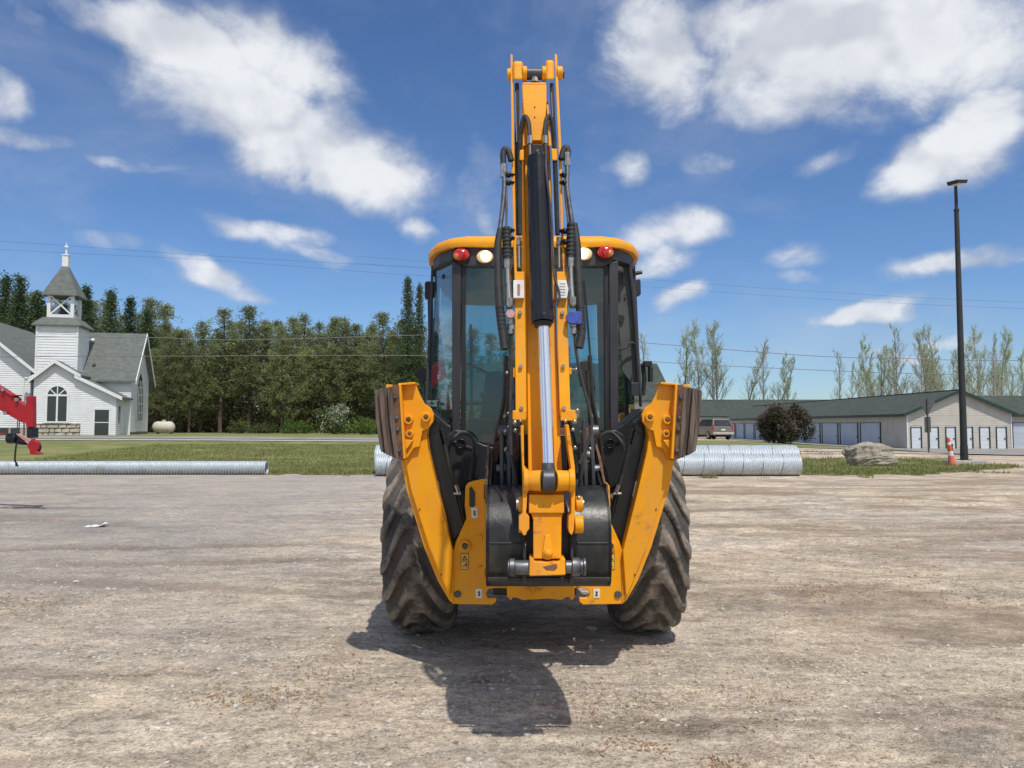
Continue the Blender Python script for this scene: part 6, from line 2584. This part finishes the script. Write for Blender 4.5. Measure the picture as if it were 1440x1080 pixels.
fs_ += [(0, 2 * n_, 3 * n_, n_), (n_ - 1, 2 * n_ - 1, 4 * n_ - 1, 3 * n_ - 1)]
sm_ += [False, False]
bc.add(vs_, fs_, sm_)
for s in (-1, 1):
    x0_ = bxc + s * (hwb - .002)
    o_ = [(y, z) for y, z in prof]
    bc.prism([(x0_, y, z) for y, z in o_], (-s * .014, 0, 0))
bucket = bc.build('bucket', BUCK, bh)
mb = B()
for s in (-1, 1):
    x0_ = bxc + s * (hwb + .001)
    mb.prism([(x0_, y, z) for y, z in [(4.0, 1.24), (4.30, 1.42), (4.53, 1.50), (4.53, 1.40), (4.46, 1.18), (4.36, 1.20), (4.2, 1.28)]], (s * .016, 0, 0))
    mb.prism([(x0_, y, z) for y, z in [(3.95, 1.30), (4.06, 1.30), (4.30, 1.40), (4.28, 1.36), (4.05, 1.22), (3.95, 1.20)]], (s * .010, 0, 0))
mb.build('side_cutter', RUST, bucket, .003, split=True)
for k in range(5):
    x = bxc - hwb + .045 + k * (2 * hwb - .09) / 4
    mb = B()
    mb.hexa([(x - .028, 4.50, 1.40), (x + .028, 4.50, 1.40), (x + .028, 4.56, 1.40), (x - .028, 4.56, 1.40)],
            [(x - .024, 4.525, 1.585), (x + .024, 4.525, 1.585), (x + .024, 4.545, 1.585), (x - .024, 4.545, 1.585)])
    mb.hexa([(x - .034, 4.49, 1.38), (x + .034, 4.49, 1.38), (x + .034, 4.565, 1.38), (x - .034, 4.565, 1.38)],
            [(x - .032, 4.50, 1.475), (x + .032, 4.50, 1.475), (x + .032, 4.56, 1.475), (x - .032, 4.56, 1.475)])
    mb.build('tooth', RUST, bucket, .006)
for (x0_, x1_) in ((735.0, 740.2), (801.6, 806.4)):
    mb = B()
    pr = [(3.66, 'a')]
    zt_, zb_ = D(0, 752, 0).z, P(0, 822, 3.72).z
    xa_, xb_ = P(x0_, 790, 3.66).x, P(x1_, 790, 3.66).x
    mb.prism([(xa_, 3.69, zt_), (xa_, 3.655, zt_ - .05), (xa_, 3.64, .98), (xa_, 3.655, .88), (xa_, 3.71, zb_), (xa_, 3.80, zb_), (xa_, 3.80, zt_)], (xb_ - xa_, 0, 0))
    mb.build('hinge_plate', BUCK, bucket, .004)
mb = B()
mb.box(bxc - hwb + .01, bxc + hwb - .01, 3.716, 3.735, P(0, 818, 3.72).z, P(0, 812, 3.72).z)
mb.build('wear_strip', BUCK, bucket, .003)
mb = B()
mb.tube([(bxc - hwb + .02, 3.7255, 1.035), (bxc - .12, 3.7255, 1.035)], .0035, 6, 1)
mb.tube([(bxc + .13, 3.7255, 1.035), (bxc + hwb - .02, 3.7255, 1.035)], .0035, 6, 1)
mb.build('weld_seam', BUCK, bucket, split=True)

# --- grey lift linkage either side of the dipper
for s in (-1, 1):
    f = (lambda a: a) if s < 0 else (lambda a: 1541.5 - a)
    G = lambda a, b_, Y=4.14: P(f(a), b_, Y)
    mb = B()
    mb.cyl(G(690, 695), G(697, 695), .040, .040, 20)
    mb.cyl(G(697, 695), G(703, 695), .036, .036, 20)
    mb.cyl(G(703, 695), G(709, 695), .043, .043, 20)
    mb.cyl(G(709, 695), G(722, 695), .030, .030, 20)
    dk = mb.build('lift_pin', STEEL, boom, .003)
    for (x0_, x1_, t_, b_, Y, tp) in ((703, 708.5, 606, 700, 4.16, 706), (713.5, 719, 590, 716, 4.10, 715.5), (720.5, 723.5, 622, 712, 4.05, 721.5)):
        mb = B()
        lean = 3.5 if s > 0 else 0
        mb.prism([G(x0_ + lean, t_ + 10, Y), G(x0_ + 1.2 + lean, t_, Y), G(x1_ - 1.2 + lean, t_, Y), G(x1_ + lean, t_ + 10, Y), G(x1_, b_ - 8, Y), G(x1_ - 1, b_, Y), G(x0_ + 1, b_, Y), G(x0_, b_ - 8, Y)], (0, .09, 0))
        mb.build('lift_plate', DSTEEL, boom, .005)
    mb = B()
    mb.cyl(G(700, 607, 4.2), G(713, 607, 4.2), .036, .036, 16)
    mb.cyl(G(712, 640, 4.16), G(722, 640, 4.16), .026, .026, 16)
    mb.cyl(G(698, 660, 4.25), G(712, 660, 4.25), .026, .026, 16)
    mb.build('cross_pin', STEEL, boom, .003, split=True)
    mb = B()
    mb.ball(G(689.5, 691, 4.12), .018, None, None, 10, 7)
    for (a, b_) in ((711, 606), (712, 631), (710, 585), (724, 608)):
        mb.ball(G(a, b_, 4.08), .010, None, None, 8, 6)
    mb.build('bolt_head', ZINC, boom, split=True)
mb = B()
mb.cyl((CXM - .22, 4.74, 1.13), (CXM + .22, 4.74, 1.13), .06, .06, 20)
mb.hexa([(CXM - .13, 4.30, 1.0), (CXM + .15, 4.30, 1.0), (CXM + .15, 4.6, .95), (CXM - .13, 4.6, .95)], [(CXM - .13, 4.26, 1.55), (CXM + .15, 4.26, 1.55), (CXM + .15, 4.5, 1.55), (CXM - .13, 4.5, 1.55)])
mb.build('boom_foot', BLK, boom, .01)
mb = B()
for s in (-1, 1):
    f = (lambda a: a) if s < 0 else (lambda a: 1541.5 - a)
    for k, pts in enumerate(([(712, 500, 4.3), (709, 560, 4.35), (699, 612, 4.5), (696, 650, 4.6), (702, 700, 4.7)],
                             [(716, 520, 4.25), (713, 575, 4.3), (707, 625, 4.4), (699, 668, 4.55), (708, 705, 4.7)],
                             [(722, 600, 4.02), (720, 640, 4.0), (724, 668, 3.98), (728, 690, 4.0)])):
        mb.tube([P(f(a), b_, Y) for a, b_, Y in pts], (.013, .011, .009)[k], 8, 6)
mb.build('hydraulic_hose', HOSE, boom, split=True)

# --- hoses and fittings along the dipper
hs = B()
o1 = -.035
# hoses arching over the head of the ram
hs.tube([D(731, 330, 0), D(730.5, 260, 0), D(731, 205, -.02), D(734, 175, -.05), D(738.5, 164, -.065), D(743.5, 174, -.075), D(745, 194, -.085)], .0125, 8, 6)
hs.tube([D(784, 330, 0), D(781.5, 260, 0), D(779.5, 205, -.02), D(776.5, 174, -.05), D(771.5, 163.5, -.065), D(767.5, 173, -.075), D(766.2, 194, -.085)], .0125, 8, 6)
hs.tube([D(727, 118, 0.01), D(727.5, 160, 0.01), D(726.5, 205, .02), D(727, 330, .02)], .011, 8, 4)
hs.tube([D(776, 118, 0.01), D(777.5, 160, 0.01), D(780, 205, .02), D(784, 330, .02)], .011, 8, 4)
hs.build('hydraulic_hose', HOSE, dip, split=True)
mb = B()
mb.tube([D(725.3, 130, -.005), D(726, 175, -.005), D(727, 200, 0)], .0045, 6, 3)
mb.cut()
mb.tube([D(775.5, 130, -.005), D(777.2, 165, -.005)], .0045, 6, 3)
for a in (745, 766.5):
    mb.cut()
    mb.cyl(D(a, 192, -.085), D(a, 203, -.09), .0145, .0145, 8)
    mb.cyl(D(a + .3, 203, -.09), D(a + .8, 222, -.09), .0065, .0065, 8)
for (a, b0, b1) in ((729.8, 334, 340), (785.8, 334, 340)):
    mb.cut()
    mb.cyl(D(a, b0, -.01), D(a, b1, -.01), .013, .013, 8)
    mb.cyl(D(a, b1, -.01), D(a, b1 + 5, -.01), .016, .016, 6)
    mb.cyl(D(a, b1 + 5, -.01), D(a + .4, 376, -.01), .0095, .0095, 10)
mb.build('hose_fitting', ZINC, dip)

for side in (-1, 1):
    if side < 0:
        elbow = [(719, 226), (715, 213), (710.5, 210), (707.6, 216), (708, 232)]
        tube_ = [(708.5, 240), (709.2, 262), (706.5, 295), (703, 322), (702, 334)]
        tube2 = [(712, 262), (712.3, 300), (711.5, 332)]
        big = [(703.5, 322), (700.2, 345), (700.3, 380), (702.5, 430), (706.5, 465), (709.8, 491)]
        slv = [(712, 320), (713.2, 345), (713.5, 368)]
        sl2 = [(713.5, 368), (714.5, 395), (716.5, 433)]
        cap = (717.8, 442.5, 6.3, PINK)
        fit = [(719, 449), (719.3, 470)]
        thin = [(719.3, 470), (718.8, 520), (717.5, 570), (717.6, 600), (719, 640)]
        clamps = [(715, 246), (715.2, 257), (717.5, 324), (718, 335)]
    else:
        elbow = [(789, 224), (792.5, 212), (796, 207.5), (798.5, 212), (798, 220)]
        tube_ = [(797.5, 224), (797.8, 244), (797.2, 262), (801, 290), (805, 316)]
        tube2 = [(794, 262), (797, 295), (800.5, 320)]
        big = [(808, 315), (811.5, 345), (812.8, 380), (815.8, 430), (818, 465), (814.5, 489)]
        slv = [(803.5, 314), (803.2, 345), (802, 366)]
        sl2 = [(802, 366), (803, 395), (805.5, 432)]
        cap = (804.5, 447.5, 9.3, BLUE)
        fit = [(807, 455), (808, 470)]
        thin = [(808, 470), (811, 500), (819, 538), (827.5, 570), (832, 597), (827, 622), (815, 652)]
        clamps = [(793.5, 246), (793.8, 257), (794, 325), (795, 340)]
    DD = lambda q: D(q[0], q[1], -.03)
    mb = B()
    mb.tube([DD(q) for q in elbow], .0165, 10, 6)
    mb.cut()
    mb.tube([DD(q) for q in big], [.016, .020, .021, .022, .022, .022], 12, 6)
    for k in range(6):
        a, b_ = DD(big[3]), DD(big[4])
        q = a.lerp(b_, (k + .5) / 6)
        mb.cyl(q - Vector((0, 0, .004)), q + Vector((0, 0, .004)), .0245, .0245, 12)
    mb.cut()
    mb.tube([DD(q) for q in slv], .0205, 12, 6)
    for k in range(9):
        a, b_ = DD(slv[0]), DD(slv[2])
        q = a.lerp(b_, (k + .5) / 9)
        mb.cyl(q - (b_ - a).normalized() * .006, q + (b_ - a).normalized() * .006, .024, .024, 12)
    mb.cut()
    mb.tube([DD(q) for q in thin], .0078, 8, 6)
    hz = mb.build('hydraulic_hose', HOSE, dip)
    mb = B()
    mb.tube([DD(q) for q in tube_], .0125, 10, 5)
    mb.tube([DD(q) for q in tube2], .006, 8, 4)
    mb.build('steel_pipe', STEEL, dip, split=True)
    mb = B()
    t0 = DD(tube_[0])
    mb.cyl(t0 + Vector((0, 0, .035)), t0 - Vector((0, 0, .01)), .0165, .0165, 8)
    mb.cyl(t0 - Vector((0, 0, .01)), t0 - Vector((0, 0, .035)), .019, .019, 6)
    mb.cut()
    mb.cyl(DD(sl2[0]) + Vector((0, 0, .01)), DD(sl2[0]) - Vector((0, 0, .035)), .024, .024, 12)
    mb.tube([DD(q) for q in sl2], [.017, .0155, .0175], 12, 4)
    e = DD(sl2[2])
    mb.cyl(e + Vector((0, 0, .05)), e + Vector((0, 0, .01)), .021, .021, 8)
    f0, f1 = DD(fit[0]), DD(fit[1])
    mb.cut()
    mb.cyl(f0 + Vector((0, 0, .02)), f0, .016, .016, 8)
    mb.cyl(f0, f0.lerp(f1, .35), .021, .021, 6)
    mb.cyl(f0.lerp(f1, .35), f0.lerp(f1, .7), .013, .013, 8)
    mb.cyl(f0.lerp(f1, .7), f1, .0165, .0165, 6)
    mb.build('quick_coupler', ZINC, dip)
    c = DD(cap[:2])
    mb = B()
    r_ = cap[2] * 3.82 / FPX
    mb.cyl(c + Vector((0, .0, 0)), c + Vector((0, -.035, 0)), r_, r_ * .96, 20)
    if side > 0:
        mb.hexa([c + Vector(v) for v in ((.01, -.03, -.035), (.046, -.03, -.03), (.046, 0, -.03), (.01, 0, -.035))], [c + Vector(v) for v in ((.01, -.03, .03), (.046, -.03, .03), (.046, 0, .03), (.01, 0, .03))])
    mb.build('dust_cap', cap[3], dip, .002)
    mb = B()
    for q in clamps:
        mb.cut()
        mb.ball(DD(q), .016, .02, .016, 10, 7)
        mb.cyl(DD(q), D(723 if side < 0 else 788, q[1], 0), .010, .010, 6)
    mb.build('hose_clamp', BLK, dip)

# ------------------------------------------------------------------ red crane arm at the left edge
REDP = simple('red_paint', (.40, .006, .012), .4, col2=(.32, .005, .010), nscale=3, coat=.1, dirt=(.14, .05, .04), dirt_lo=.6, dirt_hi=.85)
YC = 14.4
t = empty('crane_arm', P(-160, 500, YC))
o0 = t.location.copy()
tag(t, 'red truck crane arm reaching in at the left edge with parts hanging from it', 'crane')
K = lambda: MB(o0)
mb = K()
mb.prism([P(a, b_, YC) for a, b_ in [(-260, 400), (0, 546), (37, 571), (37, 595), (30, 594), (0, 577), (-260, 440)]], (0, .12, 0))
mb.prism([P(a, b_, YC - .02) for a, b_ in [(-260, 398), (0, 544), (24, 560), (24, 563), (0, 549), (-260, 403)]], (0, .15, 0))
mb.build('arm', REDP, t, .012)
mb = K()
for (a, b_) in ((5, 548), (24, 562), (8, 581)):
    q = P(a, b_, YC - .03)
    mb.cyl(q, q + Vector((0, -.03, 0)), .035, .035, 10)
mb.build('bolt', ZINC, t, split=True)
mb = K()
mb.prism([P(a, b_, YC - .03) for a, b_ in [(36, 557), (45.6, 557), (45.8, 601), (36, 601)]], (0, .13, 0))
mb.box(P(35.5, 0, YC).x, P(46.2, 0, YC).x, YC - .05, YC + .12, P(0, 557, YC).z, P(0, 555, YC).z)
mb.build('post', REDP, t, .02)
mb = K()
mb.prism([P(a, b_, YC) for a, b_ in [(37, 601), (45.5, 601), (45.5, 616), (37, 616)]], (0, .2, 0))
mb.cyl(P(11.5, 616.5, YC), P(24.5, 616.5, YC), .10, .10, 18)
mb.cyl(P(26, 620, YC), P(38, 621, YC), .07, .07, 16)
mb.build('winch', BLK, t, .02)
mb = K()
for (a, b0, b1) in ((24.5, 588, 612), (27, 590, 612), (33.5, 594, 612)):
    n_ = 9
    mb.cut()
    for k in range(n_):
        q = P(a + (k % 2) * .4, b0 + (b1 - b0) * (k + .5) / n_, YC)
        mb.ball(q, .012, .012, .020, 6, 5)
mb.build('chain', DSTEEL, t)
PINKR = simple('faded_red_plate', (.56, .30, .30), .5, col2=(.5, .22, .22))
mb = K()
mb.prism([P(a, b_, YC - .06) for a, b_ in [(22, 610), (26, 610), (43.5, 619), (39, 624.5)]], (0, .05, 0))
mb.build('label_bar', PINKR, t, .005)
mb = K()
mb.prism([P(a, b_, YC - .05) for a, b_ in [(38, 623), (44, 617), (53, 622), (54.5, 628), (54, 632), (51, 634), (57, 638), (56, 639.5), (42, 639), (41, 632), (38, 629)]], (0, .10, 0))
mb.box(P(14, 0, YC).x, P(24, 0, YC).x, YC - .04, YC + .1, P(0, 611.5, YC).z, P(0, 609, YC).z)
mb.build('hook_head', REDP, t, .01)
mb = K()
mb.tube([P(55, 625, YC), P(57.5, 628, YC), P(56.5, 633, YC), P(54, 634, YC)], .012, 8, 4)
mb.tube([P(23.5, 622, YC - .1), P(22, 632, YC - .12), P(21, 646, YC - .12), P(22, 650, YC - .12)], .016, 8, 4)
mb.hexa([P(21.5, 656, YC - .14), P(26.5, 656, YC - .14), P(26.5, 656, YC - .1), P(21.5, 656, YC - .1)], [P(21, 649, YC - .14), P(24, 650, YC - .14), P(24, 650, YC - .1), P(21, 649, YC - .1)])
mb.build('hook', BLK, t)
# its pedestal, off to the left
mb = K()
q = P(-250, 430, YC)
mb.box(q.x - .35, q.x + .15, YC - .1, YC + .4, 1.1, q.z + .3)
mb.box(q.x - 2.2, q.x + .5, YC - 1.0, YC + 1.2, .75, 1.1)
mb.build('pedestal', REDP, t, .02)
mb = K()
for sy_ in (-.9, 1.1):
    mb.cyl((q.x - 1.0, YC + sy_ - .12, .48), (q.x - 1.0, YC + sy_ + .12, .48), .48, .48, 24)
mb.build('wheel', TYRE, t, .03, split=True)

# ------------------------------------------------------------------ parked car
CARP = simple('champagne_car_paint', (.22, .20, .17), .3, .5, col2=(.18, .165, .14), nscale=2, coat=.5)
CARG = simple('car_glass', (.03, .035, .04), .08, col2=(.05, .055, .06), spec=.8)
p = P(1017, 618, 66.5)
car = empty('parked_car', (p.x, 66.5, gzf(p.x, 66.5)), math.radians(9))
tag(car, 'tan station wagon type car parked with its tail towards the camera by the purple bush', 'car')
mb = MB()
W2 = .97
prof_ = [(0, .55), (-.04, .75), (0, 1.12), (.05, 1.16), (3.6, 1.14), (4.75, 1.02), (4.95, .80), (4.95, .45), (4.5, .42), (.1, .42)]
mb.prism([(-W2, a, b_) for a, b_ in prof_], (2 * W2, 0, 0))
mb.build('body', CARP, car, .07, seg=4)
mb = MB()
mb.hexa([(-.93, .04, 1.13), (.93, .04, 1.13), (.93, 3.55, 1.13), (-.93, 3.55, 1.13)], [(-.76, .32, 1.82), (.76, .32, 1.82), (.76, 2.75, 1.84), (-.76, 2.75, 1.84)])
mb.build('roof', CARP, car, .06, seg=4)
mb = MB()
mb.add([(-.80, .055, 1.18), (.80, .055, 1.18), (.68, .27, 1.72), (-.68, .27, 1.72)], [(0, 1, 2, 3)])
o = mb.build('rear_window', CARG, car)
o.location = (0, -.012, 0)
for s in (-1, 1):
    for (a, b_, c_, d_) in ((.35, 1.25, .55, 1.22), (1.35, 2.3, 1.32, 2.25), (2.4, 3.2, 2.35, 2.75)):
        mb = MB()
        zz0, zz1 = 1.19, 1.74
        x0_ = .93 - (.17 * (zz0 - 1.13) / .70) + .012
        x1_ = .93 - (.17 * (zz1 - 1.13) / .70) + .012
        mb.add([(s * x0_, a, zz0), (s * x0_, b_, zz0), (s * x1_, d_, zz1), (s * x1_, c_, zz1)], [(0, 1, 2, 3)])
        mb.build('side_window', CARG, car)
    for yw in (.95, 3.95):
        mb = MB()
        mb.lathe((s * .99, yw, .37), (-s, 0, 0), [(0, .25), (.0, .37), (.04, .39), (.2, .39), (.24, .3)], 24)
        w = mb.build('wheel', HOSE, car)
        mb = MB()
        mb.lathe((s * 1.0, yw, .37), (-s, 0, 0), [(0, .001), (0, .10), (.03, .2), (.01, .25)], 20)
        mb.build('rim', ZINC, w)
    mb = MB()
    mb.box(s * .88 - .07, s * .88 + .07, -.055, .06, .82, 1.28)
    mb.build('tail_lamp', REDM, car, .02)
    mb = MB()
    mb.box(s * 1.08 - .1, s * 1.08 + .1, 2.75, 2.85, 1.15, 1.33)
    mb.build('side_mirror', CARP, car, .03)
mb = MB()
mb.box(-.95, .95, -.16, .05, .46, .66)
mb.build('bumper', simple('pale_bumper', (.50, .47, .40), .5), car, .03)
mb = MB()
mb.box(-.20, .20, -.062, -.04, .80, .92)
mb.build('number_plate', WHITEST, car)
mb = MB()
mb.box(-.80, .80, .15, 4.7, .28, .45)
mb.build('underbody', PLAS, car)
